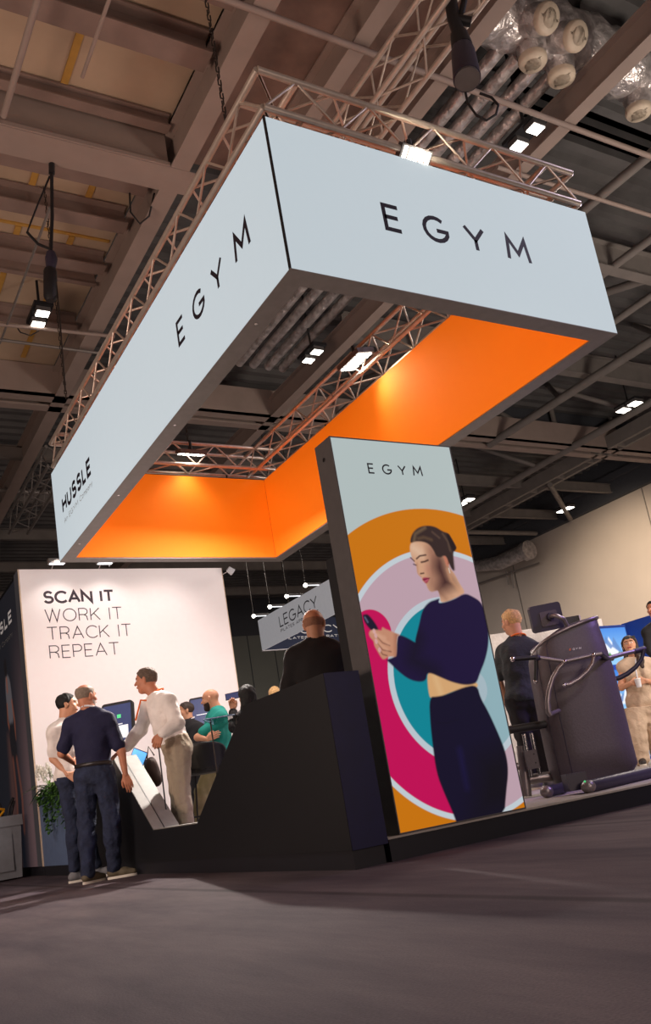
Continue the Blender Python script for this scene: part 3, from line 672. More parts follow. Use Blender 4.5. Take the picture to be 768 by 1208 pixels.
# planter at the far end of the counter
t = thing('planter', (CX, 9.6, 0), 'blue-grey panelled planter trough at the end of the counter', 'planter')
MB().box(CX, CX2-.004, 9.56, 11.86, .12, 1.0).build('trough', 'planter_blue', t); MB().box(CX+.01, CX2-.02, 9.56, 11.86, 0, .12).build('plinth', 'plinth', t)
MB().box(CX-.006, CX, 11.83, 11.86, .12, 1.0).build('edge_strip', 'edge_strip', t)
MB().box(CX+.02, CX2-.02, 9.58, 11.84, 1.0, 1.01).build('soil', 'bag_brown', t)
# message wall (front) and its dark side
WY, WX1, WZ = 11.9, 5.682, 4.139
t = thing('message_wall', (CX, WY, 0), 'tall white stand wall lettered in dark thin capitals', 'wall panel')
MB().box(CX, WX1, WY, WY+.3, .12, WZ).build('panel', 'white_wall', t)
MB().box(CX-.006, CX+.012, WY-.006, WY+.002, .12, WZ).build('edge_strip', 'edge_strip', t)
MB().box(WX1-.004, WX1+.006, WY-.004, WY+.004, .12, WZ).build('edge_strip', 'edge_strip', t)
MB().box(CX+.02, WX1, WY+.02, WY+.3, 0, .12).build('plinth', 'plinth', t)
WPp = lambda u, v: (u, WY-.0015, v)
for s_, x_, z_, wd, st in (('SCAN IT', 2.905, 3.63, .985, .036), ('WORK IT', 2.895, 3.365, 1.095, .014), ('TRACK IT', 2.90, 3.105, 1.2, .014), ('REPEAT', 2.91, 2.84, .98, .014)):
    mb = MB(); text(mb, s_, WPp, x_, z_, .19, st, .22, wd); mb.build('bold_lettering' if st > .02 else 'thin_lettering', 'soft_ink', t)
t = thing('graphic_wall', (CX, WY+.3, 0), 'dark side wall with white lettering and a printed athlete, far left', 'wall panel')
MB().box(CX+.004, CX+.3, WY+.3, 18.3, .12, WZ-.02).build('panel', 'counter', t)
MB().box(CX+.02, CX+.3, WY+.3, 18.3, 0, .12).build('plinth', 'plinth', t)
MB().box(CX+.0, CX+.004, WY-.0, WY+.3, .12, WZ).build('corner_panel', 'plinth', t)
def paint_graphic(U, V):   # u runs away from the corner, v up, in mm
    C = np.zeros(U.shape+(3,)); base = np.array(s2l((30, 33, 42))); pur = np.array(s2l((96, 78, 82)))
    f = np.clip(1-(U-150)/650, 0, 1)[..., None]*np.clip(1.35-V/2600, 0, 1)[..., None]; C[:] = base*(1-f)+pur*f
    C = mixc(C, poly_mask(U, V, [(1100, 1900), (1350, 1900), (1500, 0), (1000, 0)], 120)*.35, (120, 80, 70))
    C = mixc(C, poly_mask(U, V, chaikin([(960, 2780), (820, 2640), (780, 2300), (830, 2050), (1000, 1980), (1160, 2100), (1230, 2500), (1160, 2800)]), 25), (96, 94, 100))
    C = mixc(C, poly_mask(U, V, chaikin([(1120, 3050), (1000, 3030), (990, 2820), (1060, 2750), (1180, 2800), (1220, 2950)]), 20), (26, 24, 28))
    C = mixc(C, line_mask(U, V, [(1080, 2720), (1080, 2560)], 90, 40)*.8, (140, 84, 66))
    for q in ([(820, 2350), (740, 2050), (760, 1800)], [(1180, 2350), (1210, 2100), (1110, 1950)]): C = mixc(C, line_mask(U, V, q, 75, 30)*.85, (132, 78, 60))
    C = mixc(C, poly_mask(U, V, chaikin([(830, 2060), (1170, 2060), (1180, 1700), (1060, 1500), (760, 1450), (720, 1700)]), 30), (26, 26, 32))
    for q in ([(800, 1500), (640, 1000), (680, 500)], [(1060, 1520), (1000, 1050), (1080, 500)]): C = mixc(C, line_mask(U, V, q, 110, 60)*.6, (120, 70, 56))
    return C
printed('graphic_print', lambda u, v: (CX+.002, WY+.3+u, .12+v), 5.9, 3.95, .02, paint_graphic, 'wall_print', t)
GP = lambda u, v: (CX+.0005, -u, v)
mb = MB(); text(mb, 'HUSSLE', GP, -14.55, 3.56, .19, .042, .34, 1.98); mb.build('lettering', 'white_ink', t)
mb = MB(); text(mb, 'An EGYM Company', GP, -14.5, 3.36, .075, .010, .22, 1.9); mb.build('small_lettering', 'grey_ink', t)
# arm spotlights on top of the message wall
for x_, l_ in ((3.05, 'small spotlight on the top left corner of the white wall'), (3.73, 'small spotlight second along the top of the white wall'), (5.70, 'small lit spotlight at the top right corner of the white wall')):
    t = thing('arm_spotlight', (x_, WY, WZ), l_, 'spotlight')
    y_ = WY-.28
    if x_ < 5:
        MB().tube([(x_, WY+.05, WZ), (x_, y_+.1, WZ+.10), (x_, y_, WZ+.07)], .008).build('arm', 'chrome', t)
        MB().box(x_-.12, x_+.12, y_-.05, y_+.05, WZ-.005, WZ+.06).build('lamp_head', 'frame_grey', t)
        MB().box(x_-.1, x_+.1, y_-.035, y_+.035, WZ-.012, WZ-.006).build('lens', 'tube_lamp', t)
        l = light('SPOT', 'wall_lamp', (x_, y_-.1, WZ+.02), (x_+.1, WY+.1, 2.6), 22, (1, .9, .85), .08, 110, .9)
    else:
        MB().tube([(x_, WY+.05, WZ-.1), (x_+.06, WY-.15, WZ-.08)], .008).build('arm', 'chrome', t)
        MB().tube([(x_+.02, WY-.15, WZ-.06), (x_+.10, WY-.15, WZ-.12)], [.045, .06], 14).build('lamp_head', 'white_band', t)
        l = light('SPOT', 'wall_lamp', (x_-1.0, WY-1.0, WZ), (x_-1.3, WY+.1, 2.3), 40, (1, .9, .85), .1, 110, .9)
tag(MB().tube([at(121, 620, 1, 11.7), at(129, 668, 1, 11.7)], .008).build('hanging_cable', 'white_band'), 'thin pale cable dropping to the second wall spotlight', 'cable')

# ================================================================== light tower
TX, TY, TZ0, TZ1, TD = 2.917, 4.256, .137, 2.643, .19
t = thing('light_tower', (TX, TY, TZ0), 'tall lightbox tower printed with a woman holding a phone', 'lightbox')
MB().box(TX+.001, TX+.999, TY+.004, TY+TD, TZ0, TZ1).build('body', 'dark_frame', t)
mb = MB(); 
for b_ in ((TX, TX+.008, TZ0, TZ1), (TX+.992, TX+1., TZ0, TZ1), (TX+.008, TX+.992, TZ0, TZ0+.008), (TX+.008, TX+.992, TZ1-.008, TZ1)): mb.box(b_[0], b_[1], TY-.004, TY+.004, b_[2], b_[3])
mb.build('front_frame', 'dark_frame', t)
MB().tube([(TX-.004, TY+.1, 2.52), (TX+.001, TY+.1, 2.52)], .014).build('bolt', 'chrome', t)
#POSTER
def paint_poster(U, V):
    V = V+137
    C = np.zeros(U.shape+(3,)); C[:] = s2l((196, 212, 212))
    R_ = np.hypot(U-670, V-1000); soft = 5.
    disc = lambda cx, cy, r: np.clip((r-np.hypot(U-cx, V-cy))/soft+.5, 0, 1)
    C = mixc(C, disc(670, 950, 1215), (222, 130, 8)); C = mixc(C, disc(670, 1000, 881), (214, 228, 236)); C = mixc(C, disc(670, 1000, 847), (208, 178, 192))
    ang = np.degrees(np.arctan2(V-1000, U-670)) % 360
    mag = np.clip((847-R_)/soft+.5, 0, 1)*((ang > 149.5) & (ang < 272)); mag = np.maximum(mag, disc(72, 1348, 136)); C = mixc(C, mag, (214, 8, 96))
    C = mixc(C, disc(670, 1000, 551), (206, 222, 232)); C = mixc(C, disc(670, 1000, 509)*(U < 700), (0, 148, 166)); C = mixc(C, disc(670, 1000, 509)*(U >= 700), (158, 196, 206))
    C = mixc(C, disc(760, 940, 125), (182, 205, 216)); C = mixc(C, ((U > 990)*np.clip((V-500)/900, 0, 1)*.25), (235, 225, 240))
    sm = chaikin
    D_ = dict(
        SWEATER=[(620,1508),(673,1512),(773,1536),(862,1572),(928,1545),(986,1508),(1007,1438),(1003,1315),(975,1211),(918,1109),(848,1025),(810,970),(765,959),(691,962),(598,989),(525,1023),(454,1058),(419,1056),(405,1015),(354,1005),(274,1028),(203,1086),(149,1145),(125,1163),(198,1176),(220,1210),(245,1307),(271,1314),(325,1289),(378,1255),(378,1272),(431,1370),(481,1470),(547,1520),(605,1533),(644,1543)],
        PANTS=[(402,909),(467,906),(540,912),(694,949),(807,954),(812,867),(854,777),(904,614),(929,497),(920,385),(861,254),(807,112),(433,104),(414,199),(376,323),(347,446),(359,619),(373,753)],
        MIDRIFF=[(419,1056),(456,1068),(528,1034),(600,997),(703,971),(815,972),(808,933),(711,931),(601,929),(485,896),(425,901),(401,910)],
        HAIR=[(485,1917),(503,1966),(543,2010),(601,2039),(669,2047),(727,2038),(767,2014),(794,2002),(823,1996),(845,1958),(864,1914),(872,1889),(853,1870),(835,1858),(823,1795),(815,1721),(790,1739),(778,1783),(767,1832),(737,1832),(719,1820),(683,1826),(671,1869),(645,1913),(597,1931),(532,1933)],
        FACE=[(485,1917),(534,1942),(600,1943),(648,1925),(694,1870),(707,1832),(744,1860),(769,1869),(796,1857),(800,1826),(785,1783),(772,1758),(788,1733),(811,1702),(833,1640),(870,1575),(819,1555),(704,1515),(640,1511),(646,1553),(642,1595),(619,1593),(581,1584),(560,1603),(551,1645),(538,1651),(525,1669),(527,1681),(512,1694),(496,1712),(500,1748),(498,1772),(481,1808),(471,1857)],
        FSHADE=[(692,1832),(731,1808),(735,1734),(746,1685),(791,1653),(803,1610),(757,1611),(662,1589),(634,1595),(676,1673),(651,1722),(648,1771)],
        EAR=[(743,1857),(768,1867),(796,1854),(796,1820),(780,1777),(755,1752),(748,1783),(742,1820)],
        LIPS=[(527,1680),(554,1686),(593,1682),(572,1654),(554,1642),(539,1654)],
        BUN=[(806,1989),(830,1993),(845,1958),(864,1914),(872,1889),(853,1870),(833,1867),(823,1901),(811,1945)],
        HAND=[(38,1336),(55,1354),(98,1355),(136,1345),(141,1364),(151,1367),(165,1355),(208,1339),(245,1323),(270,1313),(243,1306),(215,1187),(199,1176),(154,1182),(110,1163),(94,1183),(76,1223),(61,1257),(63,1284),(47,1302),(38,1319)],
        PHONE=[(13,1448),(27,1455),(63,1455),(124,1351),(84,1333),(55,1352),(20,1403)],
        brow=[(515,1813),(545,1832),(597,1839)],
        brow2=[(468,1820),(492,1797)],
        eye=[(548,1789),(576,1793),(607,1803)],
        eye2=[(482,1775),(501,1769)],
        nostril=[(524,1711),(550,1714)],
        mouth=[(532,1668),(593,1680)],
        highlight=[(507,1887),(550,1857)],
        cheek=[(590,1747),(587,1735)],
        neckhi=[(758,1734),(770,1660),(821,1591)],
        f1=[(82,1325),(126,1270),(175,1250)],
        f2=[(80,1283),(117,1226),(177,1211)],
        f3=[(90,1238),(111,1198),(142,1188)],
        n=[(79,1345),(85,1317),(81,1281),(94,1227)],
        hairhi=[(522,1936),(544,1985),(636,2030)],
        hh2=[(776,1989),(808,1933),(811,1870)])
    g = lambda n: poly_mask(U, V, sm(D_[n]), 6)
    def blur(n, s): return poly_mask(U, V, sm(D_[n]), s)
    f = g('FACE'); C = mixc(C, f, (226, 176, 142))
    C = mixc(C, f*line_mask(U, V, D_['highlight'], 60, 70)*.7, (248, 214, 184)); C = mixc(C, f*line_mask(U, V, D_['cheek'], 30, 70)*.5, (206, 128, 116))
    C = mixc(C, f*line_mask(U, V, [(655, 1900), (640, 1780), (600, 1640)], 60, 90)*.5, (150, 92, 78))
    C = mixc(C, f*poly_mask(U, V, [(650, 1870), (740, 1850), (760, 1700), (720, 1590), (600, 1585), (640, 1700)], 70)*.75, (120, 66, 62)); C = mixc(C, f*blur('FSHADE', 45)*.92, (58, 24, 32)); C = mixc(C, f*line_mask(U, V, [(642, 1590), (690, 1540)], 20, 50)*.5, (120, 70, 60))
    C = mixc(C, f*line_mask(U, V, D_['neckhi'], 14, 40)*.8, (226, 168, 128)); C = mixc(C, f*line_mask(U, V, [(512, 1780), (500, 1712), (520, 1690)], 8, 16)*.5, (170, 104, 84))
    C = mixc(C, g('EAR'), (208, 132, 106)); C = mixc(C, line_mask(U, V, [(765, 1845), (785, 1815), (772, 1780)], 5, 14)*.7, (110, 54, 44)); C = mixc(C, line_mask(U, V, [(768, 1745), (770, 1715)], 7, 6), (230, 225, 215))
    C = mixc(C, g('LIPS'), (170, 52, 82)); C = mixc(C, line_mask(U, V, D_['mouth'], 4, 6), (90, 20, 44)); C = mixc(C, line_mask(U, V, [(548, 1657), (572, 1668)], 6, 10)*.6, (226, 130, 140))
    for n, w_ in (('brow', 11), ('brow2', 9), ('eye', 12), ('eye2', 9), ('nostril', 10)): C = mixc(C, line_mask(U, V, D_[n], w_, 8)*.9, (58, 30, 30))
    h = g('HAIR'); C = mixc(C, h, (58, 42, 40)); C = mixc(C, h*line_mask(U, V, D_['hairhi'], 6, 34)*.6, (166, 136, 100)); C = mixc(C, h*line_mask(U, V, [(560, 1952), (610, 1962), (670, 1945)], 5, 34)*.6, (140, 108, 76))
    C = mixc(C, h*line_mask(U, V, [(690, 2000), (740, 1960)], 6, 20)*.5, (140, 110, 90)); C = mixc(C, h*line_mask(U, V, D_['hh2'], 10, 20)*.5, (130, 104, 84)); C = mixc(C, g('BUN'), (36, 24, 26)); C = mixc(C, line_mask(U, V, [(822, 1860), (828, 1790), (820, 1735)], 6, 14)*.4, (110, 84, 70))
    C = mixc(C, g('MIDRIFF'), (234, 184, 128)); C = mixc(C, g('MIDRIFF')*line_mask(U, V, [(480, 1030), (500, 920)], 16, 60)*.6, (250, 214, 160))
    s_ = g('SWEATER'); C = mixc(C, s_, (28, 16, 62)); C = mixc(C, s_*blur('PANTS', 40), (16, 12, 34)); C = mixc(C, s_*line_mask(U, V, [(400, 1290), (330, 1150), (480, 1060)], 90, 120)*.8, (16, 12, 32))
    p_ = g('PANTS'); C = mixc(C, p_, (16, 12, 44)); C = mixc(C, p_*line_mask(U, V, [(560, 560), (560, 330)], 20, 60)*.6, (30, 24, 84)); C = mixc(C, p_*poly_mask(U, V, [(560, 130), (960, 130), (960, 560), (700, 500)], 120)*.8, (12, 10, 18)); C = mixc(C, p_*line_mask(U, V, [(410, 745), (500, 735), (600, 750)], 5, 8)*.5, (8, 6, 20))
    C = mixc(C, g('PHONE'), (24, 22, 48)); C = mixc(C, line_mask(U, V, [(30, 1435), (44, 1405)], 12, 8)*.7, (110, 120, 150))
    ha = g('HAND'); C = mixc(C, ha, (214, 154, 124)); C = mixc(C, ha*line_mask(U, V, [(240, 1310), (215, 1190)], 22, 40)*.7, (150, 84, 66))
    for n in ('f1', 'f2', 'f3'): C = mixc(C, ha*line_mask(U, V, D_[n], 6, 10)*.9, (104, 50, 44))
    for q in ([(60, 1345), (150, 1300)], [(100, 1315), (170, 1262)], [(95, 1270), (150, 1225)]): C = mixc(C, ha*line_mask(U, V, q, 14, 26)*.45, (246, 196, 164))
    for q in D_['n']: C = mixc(C, np.clip((11-np.hypot(U-q[0], (V-q[1])*.7))/6+.5, 0, 1)*.8, (240, 190, 190))
    return C
printed('poster_print', lambda u, v: (TX+u, TY-.001, TZ0+v), 1.0, TZ1-TZ0, .004, paint_poster, 'backlit_print', t)
TP = lambda u, v: (u, TY-.0022, v)
logo(TP, 2.398, .074, .0105, [3.181, 3.293, 3.425, 3.547])
# ================================================================== people
def nrm(a): a = np.array(a, float); return a/(np.linalg.norm(a)+1e-9)
def yawv(a, p=0.): return v3(math.cos(a)*math.cos(p), math.sin(a)*math.cos(p), math.sin(p))
def hand_prims(wr, d, n, th, curl=.5, s=1.):
    """wrist, direction of the palm, palm normal (fingers curl towards it), thumb side"""
    d = nrm(d); n = nrm(np.array(n)-d*np.dot(n, d)); t = nrm(np.cross(d, n)); t = t if np.dot(t, th) > 0 else -t
    P = []; lens = [(.042, .026, .020), (.046, .029, .021), (.042, .027, .020), (.033, .021, .018)]
    for i, (off, L) in enumerate(zip((.030, .010, -.010, -.029), lens)):
        a = wr+t*off*.45*s; k = wr+d*(.088-.006*abs(i-1))*s+t*off*s; P.append(('c', a, k, .015*s, .0115*s, .008))
        p = k; ang = curl*.6
        for j, l in enumerate(L):
            q = p+(math.cos(ang)*d+math.sin(ang)*n+t*off*.6)/1.0*l*s; P.append(('c', p, q, (.0095-.0012*j)*s, (.0088-.0012*j)*s, .003)); p = q; ang += curl*(1.05+.07*i)
    a = wr+t*.016*s+d*.015*s; b_ = wr+t*.046*s+d*.05*s+n*.012*s; c = b_+(d*.8+n*.45*curl+t*.25)*.032*s; e_ = c+(d*.9+n*.6*curl-t*.1)*.026*s
    P += [('c', a, b_, .016*s, .0125*s, .008), ('c', b_, c, .0115*s, .0105*s, .003), ('c', c, e_, .0105*s, .0085*s, .003)]
    return P
def person(label, D, J, face, hface=None, hpitch=0., s=1., skin='skin', hair=None, hairmat='hair_brown', top=None, bottom=None, shoes=None, hands=None, group=None,
           w_=1., belly=1., beard=None, band=None, belt=None, fem=False, htilt=0., fz=None):
    g = lambda k: vp(J[k][0], J[k][1], D+(J[k][2] if len(J[k]) > 2 else 0))
    base = g('foot'); base[2] = PF if fz is None else fz; root = thing('person', (base[0], base[1], base[2]), label, 'person', group)
    F = yawv(face); neck = g('neck'); pel = g('pelvis'); up = nrm(neck-pel); R_ = nrm(np.cross(F, up)); F = nrm(np.cross(up, R_))
    TF = np.array([R_, F, up])
    sa, sb = g('sa'), g('sb'); H = g('head')
    if hface is None: hface = face
    hf = yawv(hface, hpitch); hr = nrm(np.cross(hf, HZ)); hu = nrm(np.cross(hr, hf)); hr = nrm(hr*math.cos(htilt)+hu*math.sin(htilt)); hu = nrm(np.cross(hr, hf)); HFm = np.array([hr, hf, hu])
    hp = lambda r, f, u: H+(hr*r+hf*f+hu*u)*s
    E_ = lambda r, f, u, a, b_, c, k: ('e', hp(r, f, u), HFm, (a*s, b_*s, c*s), k*s)
    # head
    head = [E_(0, -.012, .032, .076, .096, .082, .0), E_(0, .022, -.035, .060, .062, .082, .03), ('c', hp(0, .058, -.094), hp(0, .066, -.088), .02*s, .02*s, .03),
            ('c', hp(0, .084, .018), hp(0, .108, -.018), .008*s, .0125*s, .012), ('c', hp(-.03, .072, .03), hp(.03, .072, .03), .013*s, .013*s, .015),
            ('c', hp(-.018, .088, -.052), hp(.018, .088, -.052), .009*s, .009*s, .008), ('c', hp(-.04, .055, -.02), hp(-.03, .06, -.025), .022*s, .022*s, .02), ('c', hp(.04, .055, -.02), hp(.03, .06, -.025), .022*s, .022*s, .02)]
    for q in (-1, 1): head += [E_(q*.078, -.008, -.004, .010, .019, .031, .006), E_(q*.083, -.014, .008, .008, .015, .018, .004)]
    nr = (.052 if fem else .060)*s; head.append(('c', hp(0, -.025, -.05), neck+up*.01, nr, nr*1.08, .03))
    sk = Soft()
    def hm(c):
        q = (c-H)@HFm.T/s; mi = np.zeros(len(c), int)
        mi[(np.abs(q[:, 0]) < .024) & (np.abs(q[:, 2]+.053) < .0075) & (q[:, 1] > .085)] = 1
        for e in (-1, 1):
            dx = q[:, 0]-e*.031; dz = q[:, 2]-.008; ey = (np.abs(dx) < .015) & (np.abs(dz) < .0065-.15*np.abs(dx)) & (q[:, 1] > .06); mi[ey] = 2; mi[(dx**2+dz**2 < .0055**2) & (q[:, 1] > .06)] = 3
            mi[(np.abs(dx) < .019) & (np.abs(dz-.023) < .0042) & (q[:, 1] > .06)] = 4
        return mi
    sk.add(head, .0052, hm)
    # body, skin
    m_ = lambda t, r=0, f=0: pel+(neck-pel)*t+R_*r+F*f
    def torso(i): 
        q = w_
        T = [('e', m_(.70), TF, (.158*q*s+i, .108*s+i, .20*s+i), .05), ('e', m_(.36, 0, .012*belly), TF, (.140*q*s*(.88 if fem else 1)+i, .108*s*belly+i, .17*s+i), .06), ('e', m_(.02), TF, (.160*q*s+i, .118*s+i, .13*s+i), .05),
             ('c', sa, sb, .058*s+i, .058*s+i, .05), ('c', neck-up*.005, (sa*.6+neck*.4), .052*s+i*.6, .058*s+i*.6, .05), ('c', neck-up*.005, (sb*.6+neck*.4), .052*s+i*.6, .058*s+i*.6, .05)]
        if fem: T += [('e', m_(.64, e*.07, .085), TF, (.06*s+i, .055*s+i, .06*s+i), .04) for e in (-1, 1)]
        return T
    ha = g('ha') if 'ha' in J else pel-HR*.085*s; hb = g('hb') if 'hb' in J else pel+HR*.085*s
    def arms(i, fr):
        P = []
        for S0, e, wr in (('sa', 'ea', 'wa'), ('sb', 'eb', 'wb')):
            if e not in J: continue
            a, b_, c = g(S0), g(e), g(wr); f1 = min(fr, 1); P.append(('c', a, a+(b_-a)*f1, .052*s+i*.8, (.052-.010*f1)*s+i*.85, .03))
            if fr > 1: f2 = fr-1; P.append(('c', b_, b_+(c-b_)*f2, .043*s+i, (.043-.015*f2)*s+i, .02))
        return P
    def legs(i, fr=1.):
        P = []
        for h_, k, a in ((ha, 'ka', 'aa'), (hb, 'kb', 'ab')):
            if k not in J: continue
            kn, an = g(k), g(a); an[2] = max(an[2], base[2]+.085); P += [('c', h_-up*.01, kn, .086*s+i, .058*s+i, .04), ('c', kn, kn+(an-kn)*fr, .056*s+i*1.1, .040*s+i*1.15, .03), ('c', kn+(an-kn)*.25, kn+(an-kn)*.4, .058*s+i, .055*s+i, .03)]
        return P
    sk.add(torso(-.006)+arms(-.003, 2)+legs(-.006), .011)
    if hands:
        for key, dv, nv, tv, cu in hands: sk.add(hand_prims(g(key), dv, nv, tv, cu, s), .0038)
    body = sk.build('body', [skin, 'lip', 'eye', 'iris', 'brow'], root)
    # hair
    if hair:
        T = {'short': .009, 'crop': .0045, 'long': .014, 'bun': .009}[hair]
        hp_ = [E_(0, -.014, .034, .078+T, .097+T, .084+T, 0)]
        def hc(G):
            q = (G-H)@HFm.T/s; r, f, u = q[..., 0], q[..., 1], q[..., 2]
            c = np.maximum(f-.004-.78*np.maximum(u, -.02), -.062-u)
            c = np.maximum(c, .024-np.hypot(f+.004, (u+.002)*.8)*1. if False else c)
            ear = .024-np.hypot(f+.0, u+.01); c = np.maximum(c, np.where(np.abs(r) > .05, ear, -1))
            return c*s
        cuts = [hc]
        if hair == 'crop': cuts.append(lambda G: (((G-H)@HFm.T/s)[..., 2]-(.078 if label.startswith('grey') else .035))*s)
        if hair == 'long':
            hp_ += [E_(0, -.05, -.05, .078, .055, .11, .05), ('c', hp(.05, -.045, -.06), hp(.08, -.02, -.16), .035*s, .025*s, .04), ('c', hp(-.05, -.045, -.06), hp(-.085, .03, -.22), .04*s, .035*s, .04), ('c', hp(-.085, .03, -.22), hp(-.09, .085, -.32), .035*s, .02*s, .03)]
            def hl(G):
                q = (G-H)@HFm.T/s; r, f, u = q[..., 0], q[..., 1], q[..., 2]; return np.where(u > -.1, f-.012-.7*np.maximum(u, 0), -1)*s
            cuts = [hl]
        Soft().add(hp_, .0055, noise=.0032 if hair != 'crop' else .0012, nf=2.2, cuts=cuts, seed=3).build('hair', hairmat, root)
    if beard:
        bp_ = [E_(0, .024, -.040, .066, .068, .084, 0), ('c', hp(0, .06, -.10), hp(0, .07, -.10), .027*s, .026*s, .03)]
        def bc(G):
            q = (G-H)@HFm.T/s; r, f, u = q[..., 0], q[..., 1], q[..., 2]; c = np.maximum(u+.038+.9*np.maximum(f-.05, 0)*0-.35*np.maximum(.04-f, 0), -f-.002)
            return np.maximum(c, .014-np.hypot(u+.053, r*.6)+np.where(f > .075, 0, -1))*s
        Soft().add(bp_, .005, noise=.001, cuts=[bc]).build('beard', beard, root)
    # clothes
    nk = lambda r: (lambda G: r*s-np.sqrt(((np.cross(G-neck, nrm(hp(0, -.02, -.03)-neck)))**2).sum(-1))+np.where((G-neck)@up > -.02, 0, -1))
    if top:
        tm, sl, hem, inf = top[:4]; ns = top[4] if len(top) > 4 else .005
        tp = torso(inf)+arms(inf, sl)
        bot = pel+up*hem
        ct = [lambda G: -((G-bot)@up)+np.where(np.abs((G-pel)@R_) > .24*s, -1, 0), nk(.063 if not fem else .07)]
        Soft().add(tp, .0095, noise=ns, cuts=ct, seed=5).build('shirt' if tm not in ('navy', 'charcoal') else 't_shirt', tm, root)
        if len(top) > 5:   # collar
            mb = MB(); cc = neck+up*.012
            pts = [cc+(R_*math.cos(a)+F*math.sin(a))*.070*s+up*(.012-.012*math.sin(a)) for a in np.linspace(math.pi*.62, math.pi*2.38, 22)]
            mb.loft([[p for p in pts], [p+up*.035*s-nrm(p-cc)*.008 for p in pts]], cap=False); o = mb.build('collar', tm, root)
            sm = o.modifiers.new('thickness', 'SOLIDIFY'); sm.thickness = .006
    if bottom:
        bm_, inf = bottom[0], bottom[1]; fr = bottom[2] if len(bottom) > 2 else .97; wz = bottom[3] if len(bottom) > 3 else .11
        wz = min(wz, top[2]+.04) if top and top[2] < .05 else wz
        wp = pel+up*wz*s
        q = [('e', m_(.02), TF, (.160*w_*s+inf, .118*s+inf, .13*s+inf), .05), ('e', m_(.25), TF, (.142*w_*s*(.9 if fem else 1)+inf, .110*s*(1+(belly-1)*.6)+inf, .13*s+inf), .04)]+legs(inf, fr)
        Soft().add(q, .0095, noise=.0048, cuts=[lambda G: (G-wp)@up], seed=9).build('trousers', bm_, root)
        if belt:
            mb = MB(); c0 = wp-up*.025
            a_, b2 = .150*w_*s+inf+.012, .113*s*(1+(belly-1)*.6)+inf+.012
            rg = [[c0+up*dz+R_*math.cos(a)*a_*k_+F*math.sin(a)*b2*k_ for a in np.linspace(0, 2*math.pi, 32, endpoint=False)] for dz, k_ in ((-.018, .95), (-.016, 1), (.016, 1), (.018, .95))]
            mb.loft(rg, False); mb.build('belt', belt, root)
    if shoes:
        for a, key in ((('aa'), 'fa'), (('ab'), 'fb')):
            an = g(a); fd = yawv(J[key]) if not isinstance(J[key], tuple) else nrm(J[key]); fd = nrm(v3(fd[0], fd[1], 0)); gz = base[2]
            side = v3(-fd[1], fd[0], 0); an0 = v3(an[0], an[1], gz)
            up_ = [('c', an0-fd*.03+HZ*.055, an0+fd*.09+HZ*.05, .038*s, .038*s, .02), ('c', an0+fd*.09+HZ*.046, an0+fd*.17+HZ*.036, .040*s, .030*s, .02), ('c', an0+HZ*.06, an0+HZ*.095, .042*s, .042*s, .02)]
            so = Soft().add(up_, .006, cuts=[lambda G: .018+gz-G[..., 2]]).build('shoe', shoes, root)
            mb = MB(); ou = []
            for a_ in np.linspace(0, 2*math.pi, 28, endpoint=False):
                c_, s_ = math.cos(a_), math.sin(a_); ou.append(an0+fd*(.066+.134*c_)*s+side*.042*s*s_*(1 if c_ > 0 else .85))
            mb.loft([[p+HZ*.0 for p in ou], [p+HZ*.022 for p in ou]]); mb.build('sole', 'sole', so)
    if band:
        mb = MB(); n2 = neck+up*.022
        pts = [n2+(R_*math.cos(a)*.080+F*math.sin(a)*.080)*s+up*(.02-.028*math.sin(a)-.0) for a in np.linspace(-math.pi*.05-math.pi*.45, math.pi*1.45, 26)]
        mb.tube(pts, .009, 6)
        if len(band) > 1: mb.tube([pts[13]]+[vp(x, y, D+o_) for x, y, o_ in band[1]], .009, 6)
        mb.build('lanyard', band[0], root)
    return root, g
A_ = YAW
# navy polo man, seen from behind at the counter
person('grey-haired man in a navy polo shirt and dark jeans, back to us, by the counter', 8.05,
       dict(foot=(118, 1040), head=(102, 822, 0), neck=(106, 842, 0), pelvis=(111, 913, 0), sa=(84, 855, 0), sb=(127, 850, 0), ea=(73, 889, .02), wa=(86, 899, .27), eb=(143, 886, .0), wb=(148, 914, .0),
            ha=(101, 917, 0), hb=(123, 914, 0), ka=(102, 973, .0), aa=(104, 1033, -.05), kb=(132, 968, .0), ab=(135, 1028, .05), fa=A_-.55, fb=A_-1.45),
       A_-.30, A_-.62, -.05, 1.0, 'skin_tan', 'crop', 'hair_grey', ('navy', .8, .07, .024), ('denim', .020, .97), 'sneaker_olive',
       [('wb', HR*.25-HZ, -HR*.3+HF*.8, -HR*.4+HF, .45), ('wa', HF, HR, HZ, .5)], beard='beard_grey', band=('white_band',), belt='leather', belly=1.12, w_=1.0, fz=0.)
# man in white tee half hidden behind him
person('dark-haired man in a white T-shirt and jeans, partly hidden behind the man in navy', 8.66,
       dict(foot=(92, 1038), head=(80, 832, 0), neck=(77, 853, 0), pelvis=(80, 917, 0), sa=(64, 864, -.12), sb=(84, 862, .18), ea=(63, 895, -.10), wa=(80, 914, -.16), eb=(88, 893, .2), wb=(98, 905, .15),
            ha=(79, 919, -.06), hb=(84, 918, .08), ka=(86, 972, -.05), aa=(88, 1026, -.1), kb=(98, 970, .1), ab=(114, 1022, .08), fa=A_-1.1, fb=A_-1.3),
       A_-1.25, A_-1.35, -.02, 1.0, 'skin', 'short', 'hair_dark', ('white_cloth', .8, -.04, .02), ('denim', .014, .97), 'sneaker_grey',
       [('wa', HR*.8-HZ*.5, HF, HZ, .4)], fz=0.)
